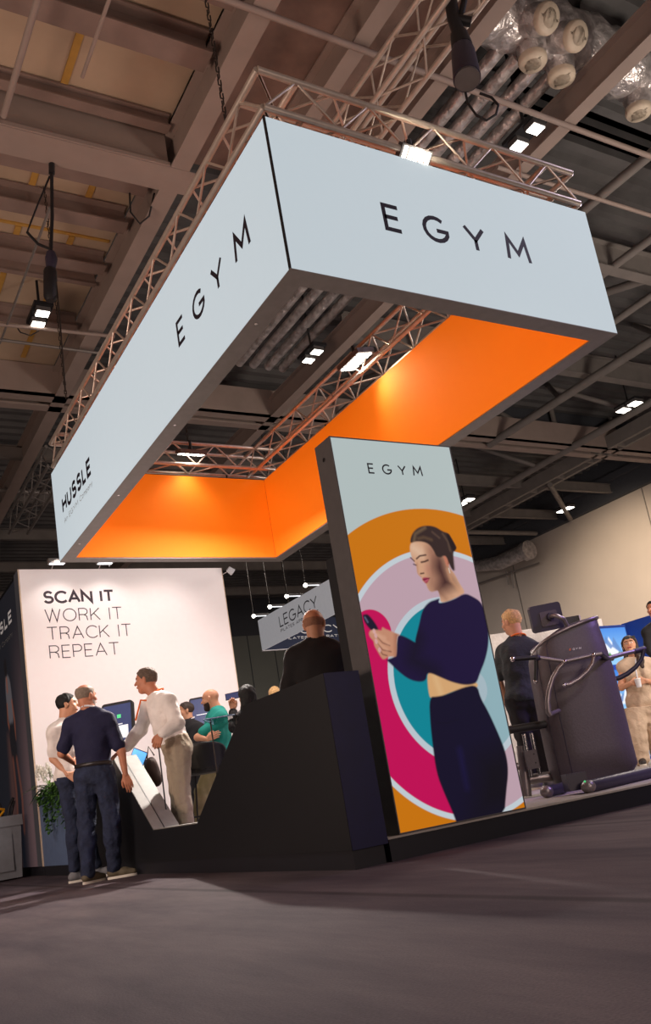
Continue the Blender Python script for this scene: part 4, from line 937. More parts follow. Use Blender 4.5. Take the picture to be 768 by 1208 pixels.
# white shirt man leaning inside the stand
person('man in a white shirt with orange lanyard and beige trousers leaning on the counter', 8.25,
       dict(foot=(222, 1000), head=(172, 803, 0), neck=(186, 824, 0), pelvis=(210, 884, 0), sa=(176, 833, .16), sb=(198, 828, -.16), ea=(166, 860, .22), wa=(147, 884, .12), eb=(209, 853, -.24), wb=(190, 866, -.30),
            ha=(206, 886, .08), hb=(212, 887, -.08), ka=(210, 934, .10), aa=(214, 985, .14), kb=(214, 932, -.06), ab=(222, 982, -.1), fa=A_+1.7, fb=A_+1.6),
       A_+1.50, A_+1.45, -.05, 1.02, 'skin_tan', 'short', 'hair_salt', ('white_cloth', 1.85, .075, .026, .005, 1), ('khaki', .020, .97), 'leather',
       [('wb', -HR*.6-HZ, HF, -HR+HZ*.3, .7), ('wa', -HR-HZ*.4, -HZ+HR*.2, -HF, .25)], band=('orange_band', [(166, 826, -.06), (160, 850, -.08)]), belly=1.08)
# teal polo man
person('bald bearded man in a teal polo shirt and olive trousers, arms folded', 9.75,
       dict(foot=(262, 985), head=(248, 825, 0), neck=(257, 840, 0), pelvis=(260, 893, 0), sa=(251, 847, .15), sb=(262, 847, -.15), ea=(242, 869, .10), wa=(236, 868, -.12), eb=(233, 870, -.2), wb=(244, 872, -.26),
            ha=(254, 893, .08), hb=(258, 893, -.08), ka=(248, 932, .1), aa=(246, 975, .1), kb=(238, 934, -.06), ab=(236, 976, -.1), fa=A_+1.7, fb=A_+1.5),
       A_+1.38, A_+1.45, -.1, .98, 'skin', None, 'beard', ('teal', .75, -.02, .024), ('olive', .022, .97), 'leather',
       [('wb', HR*.7+HZ*.2, HF, HZ, .4)], beard='beard', belly=1.06)
# half seen man in a dark vest behind the white shirt
person('brown-haired man in a dark vest, half hidden behind the man in the white shirt', 11.0,
       dict(foot=(228, 975), head=(219, 839, 0), neck=(223, 853, 0), pelvis=(229, 900, 0), sa=(213, 860, .05), sb=(236, 860, -.05), ea=(211, 880, 0), wa=(220, 890, -.1), eb=(240, 882, 0), wb=(232, 892, -.1),
            ka=(226, 935, 0), aa=(226, 972, 0), kb=(234, 935, 0), ab=(234, 972, 0), fa=A_+2.5, fb=A_+2.5),
       A_+2.3, A_+1.9, 0, .95, 'skin', 'short', 'hair_brown', ('black_cloth', 1.85, -.02, .02), ('black_cloth', .014, .97), 'leather', band=('white_band',))
# woman with the phone and one more head beyond the counter
r_, g_ = person('dark-haired woman holding up a phone behind the black counter', 8.9,
       dict(foot=(300, 985), head=(291, 822, 0), neck=(294, 842, 0), pelvis=(300, 895, 0), sa=(284, 850, 0), sb=(306, 848, 0), ea=(276, 858, .1), wa=(275, 838, .25), eb=(312, 872, 0), wb=(306, 880, .1),
            ka=(299, 935, 0), aa=(300, 975, 0), kb=(306, 935, 0), ab=(306, 975, 0), fa=A_, fb=A_),
       A_+.5, A_+.6, -.05, .95, 'skin', 'long', 'hair_dark', ('black_cloth', 1.85, -.02, .016), ('black_cloth', .014, .97), 'leather', [('wa', HZ, -HF, HR, .8)], fem=True)
t = thing('phone', vp(274, 821, 9.2), 'black phone held up beside the dark-haired woman', 'phone')
c_ = vp(274, 821, 9.2); MB().obox(c_, nrm(HR+HZ*.05)*.075, HZ*.036, HF*.004).build('case', 'black', t); MB().obox(c_-HF*.005, nrm(HR+HZ*.05)*.068, HZ*.03, HF*.001).build('camera_side', 'screen', t)
person('fair-haired person whose head just shows above the counter slope', 11.6,
       dict(foot=(336, 975), head=(325, 820, 0), neck=(328, 835, 0), pelvis=(332, 880, 0), sa=(317, 842, 0), sb=(338, 840, 0), ea=(314, 862, 0), wa=(318, 875, .1), eb=(342, 860, 0), wb=(338, 875, .1),
            ka=(329, 920, 0), aa=(330, 960, 0), kb=(336, 920, 0), ab=(337, 960, 0), fa=A_, fb=A_),
       A_-.2, A_-.2, 0, .95, 'skin', 'short', 'hair_blond', ('charcoal', 1.85, -.02, .016), ('black_cloth', .014, .97), 'leather')
# bald man in a black jacket behind the counter
person('bald man in a black jacket standing with his back to us behind the black counter', 7.0,
       dict(foot=(400, 985), head=(371, 737, 0), neck=(374, 761, 0), pelvis=(386, 850, 0), sa=(350, 776, 0), sb=(396, 774, 0), ea=(342, 812, .05), wa=(355, 845, .2), eb=(411, 808, .05), wb=(404, 842, .2),
            ka=(382, 915, 0), aa=(390, 975, 0), kb=(402, 915, 0), ab=(410, 975, 0), fa=A_, fb=A_),
       A_-.1, A_-.25, -.08, 1.10, 'skin', 'crop', 'stubble', ('black_cloth', 1.9, -.06, .040, .004, 1), ('black_cloth', .014, .97), 'leather', w_=1.06)
# dark tee man by the machine
person('fair-haired man in a charcoal T-shirt with orange lanyard, back to us, beside the machine', 8.7,
       dict(foot=(635, 922), head=(603, 734, 0), neck=(611, 757, 0), pelvis=(618, 822, 0), sa=(594, 771, .06), sb=(632, 768, -.06), ea=(588, 800, .12), wa=(596, 824, .22), eb=(641, 798, 0), wb=(646, 824, .15),
            ha=(609, 826, 0), hb=(630, 824, 0), ka=(618, 868, 0), aa=(630, 910, .05), kb=(639, 868, 0), ab=(648, 908, 0), fa=A_+.6, fb=A_+.2),
       A_+.25, A_+.75, -.05, 1.04, 'skin', 'short', 'hair_blond', ('charcoal', .9, -.05, .028), ('black_cloth', .024, .97), 'sneaker_grey', [('wa', HF-HZ*.3, -HR, HZ, .5)], band=('orange_band',), w_=1.02)
# beige woman
r_, g_ = person('long-haired woman in a sleeveless beige top and wide beige trousers looking up', 10.9,
       dict(foot=(757, 907), head=(743, 762, 0), neck=(748, 780, 0), pelvis=(756, 828, 0), sa=(735, 787, 0), sb=(765, 783, .04), ea=(733, 811, -.03), wa=(744, 806, -.22), eb=(775, 806, -.02), wb=(762, 803, -.22),
            ha=(750, 830, 0), hb=(763, 829, 0), ka=(751, 862, -.05), aa=(757, 897, -.05), kb=(770, 860, .05), ab=(778, 890, .1), fa=A_+2.9, fb=A_+3.2),
       A_+3.05, A_+2.75, .28, 1.06, 'skin', 'long', 'hair_brown', ('beige_cloth', .12, -.10, .016), ('beige_cloth', .052, .99), 'leather', [('wa', HR-HZ*.0, HF, HZ, .5), ('wb', -HR, HF, HZ, .5)], fem=True, band=('white_band', [(750, 790, -.2), (752, 800, -.22)]))
sg = thing('sunglasses', vp(744, 750, 10.85), 'dark sunglasses pushed up on the hair of the woman in beige', 'sunglasses')
hp0 = vp(743, 752, 10.79); MB().obox(hp0-HR*.035, HR*.028, HZ*.016, HF*.004).build('lens', 'black', sg); MB().obox(hp0+HR*.035, HR*.028, HZ*.016, HF*.004).build('lens', 'black', sg); MB().tube([hp0-HR*.06, hp0+HR*.06], .004, 6).build('bridge', 'black', sg)
cp = vp(753, 806, 10.64); t = thing('paper_cup', cp-HZ*.05, 'white paper cup in the hands of the woman in beige', 'cup')
MB().tube([cp-HZ*.05, cp+HZ*.05], [.03, .038], 14).build('cup', 'white_band', t); MB().tube([cp+HZ*.05, cp+HZ*.06], [.041, .038], 14).build('lid', 'petal', t)
person('person at the right edge of the picture, only a sliver of head showing', 11.6,
       dict(foot=(792, 880), head=(771, 719, 0), neck=(775, 736, 0), pelvis=(785, 790, 0), sa=(763, 746, 0), sb=(790, 742, 0), ea=(765, 765, 0), wa=(775, 780, -.1), eb=(797, 765, 0), wb=(790, 780, -.1),
            ka=(785, 830, 0), aa=(790, 872, 0), kb=(795, 830, 0), ab=(800, 872, 0), fa=A_+2, fb=A_+2),
       A_+2.2, A_+2.2, 0, 1.0, 'skin_tan', 'short', 'hair_dark', ('black_cloth', 1.85, -.02, .016), ('black_cloth', .014, .97), 'leather')
# ================================================================== kiosks, stool, glass table, bag
def lf(c, r, f, z): return np.array(c)+HR*r+HF*f+HZ*z
def rrect(mb, c, ax, ay, az, rad=.25, n=5):   # rounded slab: half vectors, rounded in the ax/ay plane
    c, ax, ay, az = [np.array(q, float) for q in (c, ax, ay, az)]; la, lb = np.linalg.norm(ax), np.linalg.norm(ay); r = rad*min(la, lb)
    pts = []
    for sx, sy, a0 in ((1, 1, 0), (-1, 1, 90), (-1, -1, 180), (1, -1, 270)):
        for i in range(n+1):
            a = math.radians(a0+90*i/n); pts.append(c+ax/la*(sx*(la-r)+r*math.cos(a))+ay/lb*(sy*(lb-r)+r*math.sin(a)))
    mb.loft([[p-az for p in pts], [p+az for p in pts]]); mb.sm = [False]*len(mb.sm); return mb
def kiosk(cx, cy, D, w_, h_, lab, rot, items):
    c = vp(cx, cy, D); fx = nrm(HR*math.cos(rot)+HF*math.sin(rot)); fn = nrm(np.cross(fx, HZ))
    if np.dot(fn, HF) > 0: fn = -fn
    up = nrm(HZ-fn*.15); fn = nrm(np.cross(up, fx)) if np.dot(np.cross(up, fx), fn) > 0 else nrm(np.cross(fx, up))
    t = thing('kiosk_screen', (c[0], c[1], PF), lab, 'screen', None)
    rrect(MB(), c, fx*w_, up*h_, fn*.022, .22).build('bezel', 'rubber', t)
    d_ = MB().obox(c+fn*.023, fx*w_*.86, up*h_*.88, fn*.001).build('display', 'screen', t)
    for (u, v, a, b_, m__) in items: MB().obox(c+fn*.0255+fx*w_*u+up*h_*v, fx*w_*a, up*h_*b_, fn*.0008).build('display_panel', m__, d_)
    MB().tube([c-fn*.03-up*h_*.3, v3(c[0], c[1], PF+.6)-fn*.05, v3(c[0], c[1], PF+.02)-fn*.05], [.03, .05, .05]).build('post', 'machine_metal', t)
    MB().tube([v3(c[0], c[1], PF)-fn*.05, v3(c[0], c[1], PF+.02)-fn*.05], .2, 20).build('base', 'machine_metal', t)
kiosk(140, 855, 9.7, .19, .26, 'black framed kiosk screen with green dot, between the navy and white shirts', -.15, [(.1, .35, .12, .08, 'screen_green'), (.35, -.35, .3, .28, 'screen_white'), (-.2, .0, .5, .02, 'screen_white')])
kiosk(237, 840, 11.9, .15, .21, 'smaller black framed kiosk screen behind the bearded man in teal', -.1, [(.1, -.2, .5, .02, 'screen_white')])
c = vp(163, 894, 8.9); t = thing('tablet', c, 'tablet with a bright blue screen lying tilted beside the notch', 'tablet')
tx = nrm(HR*.8-HZ*.45); ty = nrm(HR*.35+HZ*.8+HF*.3); rrect(MB(), c, tx*.08, ty*.085, nrm(np.cross(tx, ty))*.005, .1).build('case', 'rubber', t)
rrect(MB(), c-HF*.009, tx*.073, ty*.078, nrm(np.cross(tx, ty))*.001, .08).build('display', 'screen_blue', t)
MB().tube([c+HF*.01, v3(c[0], c[1], PF)+HF*.06], .018).build('stand', 'machine_metal', t)
c = vp(178, 906, 8.9); t = thing('shoulder_bag', c, 'dark brown bag hanging behind the beige trousers', 'bag')
Soft().add([('e', c, np.array([HR, HF, HZ]), (.07, .05, .12), 0), ('e', c+HR*.04-HZ*.1, np.array([HR, HF, HZ]), (.06, .045, .10), .04)], .01, noise=.004).build('bag_body', 'bag_brown', t)
MB().tube([c+HZ*.1-HR*.03, c+HZ*.22, c+HZ*.12+HR*.05], .008, 6).build('handle', 'bag_brown', t)
# bar stool
c0 = vp(238, 978, 8.7); c0[2] = PF
t = thing('bar_stool', c0, 'black bucket-seat bar stool on thin legs behind the counter notch', 'stool')
sc_ = vp(241, 909, 8.7); 
n_ = 22; rg = []
for v_ in np.linspace(0, 1, 9):
    row = []
    for a in np.linspace(-1, 1, n_):
        ang = a*math.radians(100); R1 = .215+.02*v_; hgt = v_*(.27-.10*abs(a)**2.5)
        row.append(sc_+HR*math.sin(ang)*R1+HF*(-math.cos(ang))*R1*.95+HF*.06+HZ*hgt)
    rg.append(row)
mb = MB(); mb.add([p for r in rg for p in r], [(i*n_+j, i*n_+j+1, (i+1)*n_+j+1, (i+1)*n_+j) for i in range(8) for j in range(n_-1)], True)
o = mb.build('bucket_back', 'black', t); sm = o.modifiers.new('thickness', 'SOLIDIFY'); sm.thickness = .014
mb = MB(); mb.loft([[sc_+HR*math.cos(a)*q*.215+HF*(math.sin(a)*q*.205+.06)+HZ*z_ for a in np.linspace(0, 2*math.pi, 24, endpoint=False)] for q, z_ in ((.8, -.03), (1, -.01), (1, .01), (.9, .03))]); mb.build('seat', 'black', t)
tops = [(-.13, -.08), (.13, -.08), (-.13, .2), (.13, .2)]; hz = sc_[2]-.02-PF
for a, b_ in tops:
    MB().tube([sc_+HR*a+HF*b_-HZ*.02, v3(sc_[0], sc_[1], PF)+HR*a*1.5+HF*(b_-.06)*1.5+HF*.06], .009, 8).build('leg', 'black', t)
fr_ = [sc_+HR*a*1.3+HF*((b_-.06)*1.3+.06)-HZ*(hz*.62) for a, b_ in (tops[0], tops[1], tops[3], tops[2], tops[0])]; MB().tube(fr_, .008, 8).build('foot_rest', 'black', t)
# small glass topped table
c = vp(264, 849, 8.3); t = thing('glass_table', (c[0], c[1], PF), 'high glass-topped table behind the counter slope', 'table')
mb = MB(); mb.obox(c, HR*.15, HF*.3, HZ*.007); mb.build('glass_top', 'glass', t)
mb = MB(); e1 = c-HR*.155; 
for a, b_ in ((c-HR*.15-HF*.3, c+HR*.15-HF*.3), (c-HR*.15-HF*.3, c-HR*.15+HF*.3)): mb.tube([a, b_], .006, 6)
mb.build('glass_edge', 'planter_blue', t)
for q in (-.13, .12): MB().tube([c+HR*q, v3(c[0], c[1], PF)+HR*q], .008, 8).build('leg', 'chain', t)
c = vp(187, 880, 8.0); g0 = v3(c[0], c[1], PF); tag(MB().tube([c, v3(c[0], c[1], PF+.02)], .007, 8).build('thin_post', 'black'), 'thin black upright post in the notch beside the beige trousers', 'post')
# ================================================================== hanging LEGACY banner
t = thing('hanging_banner', (9.46, 14.6, 4.0), 'white and navy hanging banner lettered in two colours, far behind the counter', 'banner')
MB().box(9.46, 9.50, 14.6, 18.2, 4.0, 4.75).build('white_side', 'banner_white', t)
MB().box(9.50, 13.2, 18.16, 18.2, 4.0, 4.75).build('navy_side', 'banner_navy', t)
MB().box(13.16, 13.2, 14.6, 18.16, 4.0, 4.75).build('navy_side', 'banner_navy', t)
MB().box(9.5, 13.16, 14.6, 14.64, 4.0, 4.75).build('white_side', 'banner_white', t)
MB().box(9.45, 13.2, 18.15, 18.21, 3.98, 4.0).build('edge', 'white_band', t); MB().tube([(9.7, 17.0, 4.75), (9.7, 17.0, 9.55)], .012).build('wire', 'chain', t)
BP = lambda u, v: (9.458, -u, v); NP = lambda u, v: (u, 18.158, v)
mb = MB(); text(mb, 'LEGACY', BP, -17.12, 4.31, .27, .03, .2, 1.78); text(mb, 'PILATES APPARATUS', BP, -17.12, 4.19, .075, .012, .25, 1.78); mb.build('lettering', 'soft_ink', t)
mb = MB(); text(mb, 'LEGACY', NP, 10.1, 4.36, .2, .026, .25, 1.7); text(mb, 'PILATES APPARATUS', NP, 10.1, 4.23, .065, .011, .25, 1.75); mb.build('lettering', 'white_ink', t)
labs = ['nearest the top right of the four', 'second down of the four', 'third down of the four', 'lowest left of the four']
for i, (x, y, x2) in enumerate(((360, 689, 378), (338, 702, 357), (318, 714.5, 335), (299, 725.5, 316))):
    a = at(x, y, 2, 5.2); b_ = v3(a[0]+(at(x2, y, 2, 5.2)[0]-a[0]), a[1], 5.2)
    t = thing('strip_light', a, 'thin strip light above the banner, '+labs[i], 'light', 'strip lights above the far banner')
    MB().tube([a, b_], .03, 8).build('tube', 'dark_frame', t); MB().tube([a-v3(0, .0, .03), a+(b_-a)*.9-v3(0, 0, .03)], .012, 6).build('diffuser', 'tube_lamp', t); MB().ball(a-v3(0, 0, .03), .05, 8).build('bulb', 'lamp', t); MB().tube([a, a+v3(0, 0, 4.05)], .008, 6).build('wire', 'chain', t)
# ================================================================== exercise machine
D0 = 7.15
mc = vp(690, 900, D0+.2); mc[2] = PF
t = thing('exercise_machine', mc, 'tall dark grey exercise machine with handlebars and a screen, on the platform', 'exercise machine')
px = lambda x, y, o=0.: vp(x, y, D0+o)
rg = []
for yl, xl, xr in ((931, 672, 735), (927, 660, 748), (915, 653.5, 754.5), (890, 648, 748), (850, 639.5, 738), (800, 630, 725), (772, 625.5, 715), (760, 625, 711), (750, 629, 708)):
    k_ = (934-yl)
    a = px(xl, yl+.13*(690-xl)*0, .05); b_ = px(xr, yl-.14*(xr-xl), .05); c = (a+b_)/2; hw = np.linalg.norm((b_-a)@HR)/2; dp = (.24 if yl < 920 else .18)*(1 if yl > 760 else .9)
    z0 = c[2]; ring = []
    for q in np.linspace(0, 2*math.pi, 40, endpoint=False):
        cq, sq = math.cos(q), math.sin(q); ex = .55; x_ = math.copysign(abs(cq)**ex, cq)*hw; f_ = math.copysign(abs(sq)**.8, sq)*dp
        # the top is cut on a slope: higher towards the right
        dz = (.20*math.sqrt(max(0, x_/hw*.5+.5))-.13) * max(0, (800-yl)/50.) if yl < 800 else 0
        ring.append(v3(c[0], c[1], z0)+HR*x_+HF*(f_+.1)+HZ*dz)
    rg.append(ring)
cen = np.mean(rg[-1], 0); rg.append([cen+(p-cen)*.9+HZ*.02 for p in rg[-1]]); rg.append([cen+(p-cen)*.5+HZ*.035 for p in rg[-1]])
MB().loft(rg).build('shroud', 'machine', t)
rim = [p+(p-cen)*.02 for p in rg[8]]; MB().tube(rim[10:34] if False else rim+[rim[0]], .014, 8).build('top_rim', 'machine_metal', t)
# seams on the shroud
mb = MB()
for j in (27, 24): mb.tube([r[j]+(r[j]-np.mean(r, 0))*.004 for r in rg[1:9]], .003, 5)
mb.build('shroud_seam', 'machine_dark', t)
# base feet
def bar(pts, r, nm, m__, lab=None, caps=None):
    o = MB().tube(pts, r, 12).build(nm, m__, t)
    if lab: o['label'] = lab
    return o
def flr(x, y, dz=.045): p = at(x, y, 2, PF+dz); return p
f1 = flr(644, 933); f2 = flr(700, 921); fdir = nrm(v3(HR[0], HR[1], 0)*1+HF*.15)
fa = [flr(700, 927), flr(768, 911)]; bar([flr(694, 928), flr(768, 911), flr(800, 903)], .045, 'base_foot', 'machine_dark'); MB().ball(flr(694, 928), (.055, .055, .047)).build('foot_cap', 'machine_metal', t)
bar([flr(645, 934), flr(662, 930), flr(690, 915)], .042, 'base_foot', 'machine_dark'); MB().ball(flr(645, 934), (.052, .052, .046)).build('foot_cap', 'machine_metal', t)
q0 = flr(678, 922, .09); MB().obox(q0, HR*.07, HF*.09, HZ*.06).build('mechanism', 'machine_dark', t)
MB().obox(flr(716, 909, .09), HR*.2, HF*.12, HZ*.06).build('mechanism', 'machine_dark', t)
g1 = flr(689, 922, .09); MB().ball(g1-HF*.02, .008, 6).build('status_light', 'screen_green', t)
# handlebars
FO = -.22
ba = [px(606, 777.7, FO-.05), px(633, 775.5, FO-.02), px(666.5, 780.3, FO), px(701, 772.5, FO), px(710, 771, FO)]
bar(ba[1:], .017, 'handlebar', 'machine_metal'); bar([px(606, 777.7, FO-.05), px(633, 775.5, FO-.02)], .019, 'grip', 'black'); MB().ball(px(605, 777.7, FO-.05), .022).build('grip_end', 'chrome', t)
bar([px(632.5, 778, FO), px(632, 803, FO)], .018, 'grip', 'black'); MB().ball(px(632, 804, FO), .019).build('grip_end', 'chrome', t)
cur = lambda ps, o: [px(x, y, o) for x, y in ps]
bar(cur([(666.5, 780.4), (659, 788), (652, 800), (647.5, 815), (646, 828), (647, 840), (650, 844)], FO-.02), [.016, .018, .019, .02, .022, .024, .02], 'curved_arm', 'machine_metal')
bar([px(648, 843, FO-.02), px(660, 838, -.05)], .018, 'pivot_arm', 'machine_metal')
bar(cur([(701, 772.5), (699, 783), (693, 792), (683, 801), (673, 807), (666.5, 808.5)], FO-.03), [.014, .016, .017, .018, .02, .022], 'curved_arm', 'machine_metal')
for x, y in ((666.5, 780.4), (700.5, 772.5), (666, 808.5)): MB().ball(px(x, y, FO-.045), .016).build('bolt_cap', 'chrome', t)
MB().ball(px(634, 776, FO-.02), .026).build('joint', 'machine_dark', t)
bar([px(709, 771.5, FO), px(716, 777, -.02), px(722, 777, .1)], .02, 'arm_joint', 'machine_dark')
bar([px(716, 777, 0), px(735, 771.5, .05), px(752, 767.5, .1)], .018, 'handlebar', 'machine_metal'); bar([px(748, 768.5, .09), px(761, 765.5, .12)], .024, 'arm_joint', 'machine_dark')
bar(cur([(759.5, 766), (757, 777), (750, 787), (740, 795), (730, 800), (721, 801.5)], .1), [.018, .018, .019, .02, .021, .02], 'curved_arm', 'machine_dark')
bar([px(688, 797, -.12), px(686, 799, -.16)], .02, 'hub', 'black')
# display
TLp, TRp, BRp, BLp = px(621, 714.5, -.02), px(660, 711.5, .02), px(664.5, 738, .06), px(631, 750, .0)
c = (TLp+TRp+BRp+BLp)/4; ax = (TRp+BRp-TLp-BLp)/4; ay = (TLp+TRp-BLp-BRp)/4; az = nrm(np.cross(ax, ay))
rrect(MB(), c, ax, ay, az*.02, .25).build('display_housing', 'machine_dark', t)
if np.dot(az, HF) > 0: az = -az
bp_ = rrect(MB(), c+az*.022+ax*.1-ay*.1, ax*.55, ay*.55, az*.006, .2).build('rear_plate', 'machine', t)
MB().tube([c+az*.03+ax*.15, c+az*.06+ax*.15], .032, 14).build('swivel', 'machine_dark', t)
bar([c+az*.05+ax*.15, px(655, 726, -.1), px(665, 730, -.08), px(671, 742, 0)], .018, 'display_arm', 'machine_metal')
MB().obox(px(675, 732, .35), HR*.065, HF*.015, HZ*.035).build('rear_screen', 'black', t); MB().obox(px(684, 730, .33), HR*.004, HF*.015, HZ*.035).build('screen_edge', 'white_band', t)
# lettering on the shroud, first letter orange
def on_shroud(u, v): return (px(672+u, 767.5-v-.13*u, -.1485))
for i, (ch, mm) in enumerate((('E', 'orange_band'), ('G', 'white_band'), ('Y', 'white_band'), ('M', 'white_band'))):
    mb = MB(); text(mb, ch, on_shroud, i*3.7, 0, 2.5, .55); mb.build('logo_letter', mm, t)
# leg press seat beside it
b0 = flr(621, 936, 0)
t = thing('machine_seat', b0, 'black padded seat on chrome posts left of the exercise machine', 'seat')
px2 = lambda x, y, o=0.: vp(x, y, 7.25+o)
pa, pb = px2(596, 862), px2(641, 855)
Soft().add([('c', pa+HF*.06, pb+HF*.06, .032, .032, 0), ('c', pa-HF*.06, pb-HF*.06, .032, .032, .05)], .008).build('pad', 'rubber', t)
for a, b_ in (((618, 866), (627, 917)), ((627, 865), (637, 913))): MB().tube([px2(*a, -.02), px2(*b_, -.02)], .017, 12).build('chrome_post', 'chrome', t)
cb = px2(627, 896, -.03); MB().obox(cb, HR*.048, HF*.04, HZ*.075).build('slide_block', 'machine', t)
for dz in (.04, -.03): MB().tube([cb-HF*.042+HZ*dz+HR*.02, cb-HF*.038+HZ*dz+HR*.02], .007).build('bolt', 'black', t)
MB().tube([px2(615, 880, .06), v3(*px2(621, 936, .06)[:2], PF+.01)], .042, 12).build('column', 'machine_metal', t)
MB().tube([px2(621, 920, .08), px2(668, 913, .1)], .042, 12).build('beam', 'machine_metal', t)
MB().tube([px2(604, 905, .08), px2(618, 903, .08)], .03, 12).build('cross_beam', 'machine_metal', t)
# ================================================================== blue booth and partition behind the machine
t = thing('blue_booth', (12.2, 10.75, 0), 'blue exhibition booth wall with backlit snowy mountain pictures', 'booth')
def paint_mtn(U, V):
    C = np.zeros(U.shape+(3,)); C[:] = s2l((70, 150, 225)); Vm = V % 860; f = np.clip(Vm/860, 0, 1)[..., None]; C[:] = np.array(s2l((150, 205, 240)))*(1-f)+np.array(s2l((40, 120, 215)))*f
    C = mixc(C, (Vm < 90)*1., (18, 60, 160)); rs = np.random.RandomState(4)
    for b_ in range(4):
        V0 = b_*860
        for _ in range(9):
            cx, hh, w2 = rs.uniform(0, 1200), rs.uniform(150, 420), rs.uniform(120, 330); C = mixc(C, poly_mask(U, V, [(cx-w2, V0+240), (cx-w2*.2, V0+240+hh*.8), (cx, V0+240+hh), (cx+w2*.4, V0+240+hh*.6), (cx+w2, V0+240)], 10)*.9, (236, 242, 250) if rs.rand() > .35 else (90, 130, 190))
        C = mixc(C, poly_mask(U, V, [(0, V0+200), (1200, V0+230), (1200, V0+270), (0, V0+250)], 12), (228, 236, 246))
        for _ in range(3): cx = rs.uniform(200, 1100); C = mixc(C, poly_mask(U, V, [(cx-60, V0+250), (cx, V0+330), (cx+60, V0+250)], 8), (70, 140, 50) if rs.rand() > .4 else (210, 170, 60))
    return C
MB().box(11.7, 13.34, 10.76, 10.85, 0, 2.60).build('back_panel', 'booth_blue', t)
printed('picture', lambda u, v: (12.1+u, 10.755, .05+v), 1.2, 2.5, .02, paint_mtn, 'screen_print', t)
MB().box(13.34, 13.42, 7.5, 10.85, 0, 2.63).build('side_panel', 'booth_blue', t)
mb = MB()
for _ in range(26):
    y_, z_ = 10.6-random.random()*1.4, .6+random.random()*1.9; mb.box(13.33, 13.339, y_, y_+.02+random.random()*.12, z_, z_+.012+random.random()*.06)
mb.build('side_pattern', 'plinth', t)
a = at(560, 760, 1, 14.); b_ = at(628, 736, 1, 14.)
t = tag(MB().box(12.5, 13.9, 9.9, 14.5, 0, 2.55).build('partition_wall', 'hall_wall', origin=(12.5, 9.9, 0)) if False else MB().add([(10.2, 13.0, 0), (13.6, 11.5, 0), (13.6, 11.5, 2.9), (10.2, 13.0, 2.9), (10.25, 13.1, 0), (13.65, 11.6, 0), (13.65, 11.6, 2.9), (10.25, 13.1, 2.9)], [(0, 1, 2, 3), (7, 6, 5, 4), (0, 4, 5, 1), (1, 5, 6, 2), (2, 6, 7, 3), (3, 7, 4, 0)], False).build('partition_wall', 'white_cloth'), 'pale low partition behind the man in charcoal', 'partition')
# ================================================================== tote bin, TV, planting
t = thing('tote_bin', (1.95, 12.9, 0), 'grey plastic wheeled tote with raised rim at the left edge', 'bin')
bx0, bx1, by0, by1 = 1.80, 2.44, 12.55, 13.3
def rbx(x0, x1, y0, y1, z0, z1, tp=0.): return [[(x0-tp, y0-tp, z1), (x1+tp, y0-tp, z1), (x1+tp, y1+tp, z1), (x0-tp, y1+tp, z1)], [(x0, y0, z0), (x1, y0, z0), (x1, y1, z0), (x0, y1, z0)]]
mb = MB(); r_ = rbx(bx0, bx1, by0, by1, .02, .72, .03); mb.loft(r_[::-1]); mb.sm = [False]*len(mb.sm); mb.build('tub', 'bin_grey', t)
MB().box(bx0-.05, bx1+.05, by0-.05, by1+.05, .70, .84).build('rim', 'bin_grey', t); mb = MB(); mb.box(bx0+.1, bx1-.1, by0-.04, by0-.02, .12, .6); mb.build('moulded_panel', 'bin_grey', t)
for x_ in (bx0+.08, bx1-.08): MB().tube([(x_-.02, by0+.06, .03), (x_+.02, by0+.06, .03)], .03).build('wheel', 'black', t)
for i, (dx, dy, lean, m__, lab) in enumerate(((.5, .2, .1, 'black', 'black folded tool handle sticking out of the tote, nearest the wall'), (.42, .35, -.05, 'rubber', 'thin black looped handle in the tote'), (.33, .2, .14, 'yellow', 'yellow tool standing in the tote'))):
    p = v3(bx0+dx+.05, by0+dy, .84); mb = MB(); mb.tube([p, p+v3(lean*.3, 0, .12), p+v3(lean, .05, .24 if i < 2 else .1)], .02); mb.tube([p+v3(.05, .03, 0), p+v3(.05+lean*.6, .05, .2 if i < 2 else .08)], .016); tag(mb.build('hand_tool', m__), lab, 'tool')
D_ = 5.9
c1 = at(386, 640, 1, 4.62); t = tag(MB().obox(v3(3.04, 4.62, 1.53), (.008, 0, 0), (0, .10, 0), (0, 0, .42)).build('wall_screen', 'black'), 'thin black screen seen edge-on behind the light tower', 'screen')
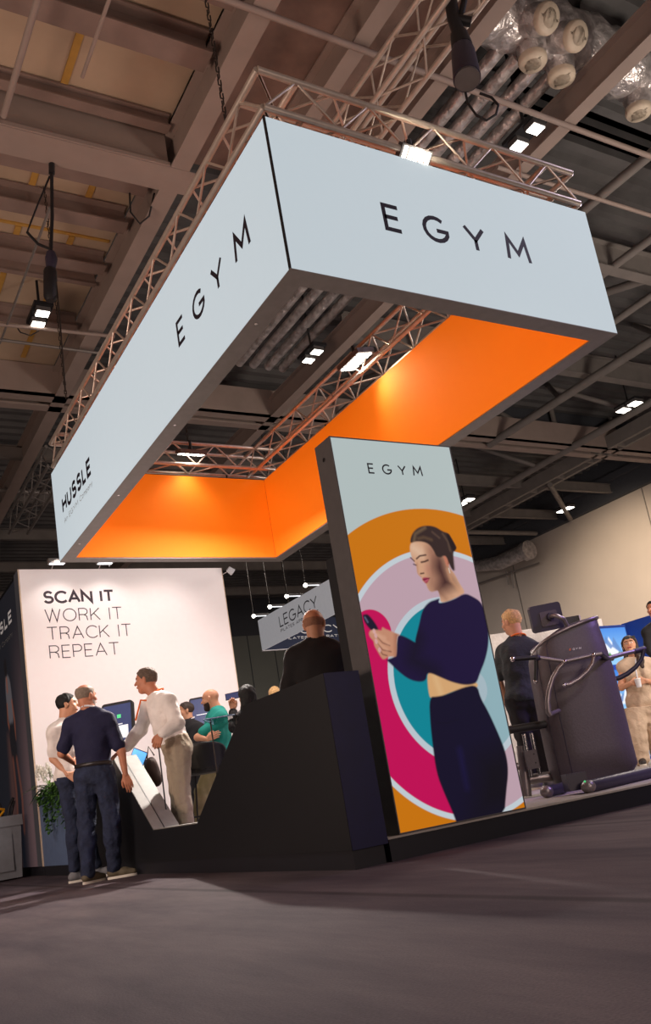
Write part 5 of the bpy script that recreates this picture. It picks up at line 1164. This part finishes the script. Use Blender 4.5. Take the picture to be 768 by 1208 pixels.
# plants in the trough
def leaf(mb, p, d, L, w_, droop=.5):
    d = nrm(d); s_ = nrm(np.cross(d, HZ)+v3(1e-3, 0, 0)); pts = []
    for i in range(5):
        f = i/4; q = p+d*L*f-HZ*droop*L*f*f; ww = w_*math.sin(math.pi*(.12+.86*f)); pts.append((q-s_*ww, q+s_*ww))
    mb.add([q for a in pts for q in a], [(2*i, 2*i+1, 2*i+3, 2*i+2) for i in range(4)], True)
t = thing('fern', (CX+.1, 10.9, 1.0), 'spreading green fern in the planter below the white flowers', 'plant')
for j in range(2):
    mb = MB()
    for i in range(150):
        p = v3(CX+.02+random.random()*.24, 10.1+random.random()*1.5, 1.02+random.random()*.05); a = random.uniform(0, 6.28); d = v3(math.cos(a)*.7-.55, math.sin(a)*.8, random.uniform(.2, 1.1)); leaf(mb, p, d, random.uniform(.18, .42), random.uniform(.012, .022), random.uniform(.3, .9))
    mb.build('fronds', 'leaf' if j else 'leaf_light', t)
t = thing('ivy', (CX, 10.6, 1.0), 'ivy trailing down the front of the planter', 'plant'); st = MB(); lv = MB()
for i in range(26):
    y_ = 9.75+random.random()*1.75; p = v3(CX-.01, y_, 1.02); L = random.uniform(.12, .52)*(1 if y_ < 11.1 else .5); pts = [p+v3(.03, 0, 0)]
    for k_ in range(9):
        f = k_/8; pts.append(v3(CX-.035-.05*math.sin(f*2.2), y_+.05*math.sin(f*5+i), 1.04-L*f))
    st.tube(pts, .003, 5)
    for q in pts[1:]:
        for _ in range(3): leaf(lv, q+v3(random.uniform(-.03, .01), random.uniform(-.03, .03), 0), (random.uniform(-1, -.1), random.uniform(-1, 1), random.uniform(-.6, .3)), random.uniform(.03, .055), .018, .3)
st.build('stems', 'leaf', t); lv.build('leaves', 'leaf', t)
ol = ['leftmost of the white orchids', 'tall white orchid bud stem in the middle', 'right-hand white orchid nearest the man in the white T-shirt']
for i, (y_, hh) in enumerate(((11.45, .30), (10.75, .42), (11.05, .28))):
    t = thing('white_orchid', (CX+.05, y_, 1.0), ol[i]+' in the planter', 'flower', 'white orchids in the planter')
    p = v3(CX+.06, y_, 1.0); MB().tube([p, p+v3(-.02, 0, hh*.6), p+v3(-.08, .02, hh)], .005, 6).build('stem', 'leaf_light', t)
    for j in range(11 if i != 1 else 4):
        c = p+v3(-.08+random.uniform(-.05, .03), random.uniform(-.12, .12) if i != 1 else random.uniform(-.03, .03), hh+random.uniform(-.09, .05)+(.05 if i == 1 else 0)); mb = MB()
        for a in range(5):
            an = a*1.257+j; mb.ball(c+v3(-.01, math.cos(an)*.03, math.sin(an)*.03), (.012, .024, .024), 6)
        mb.build('blossom', 'petal', t)
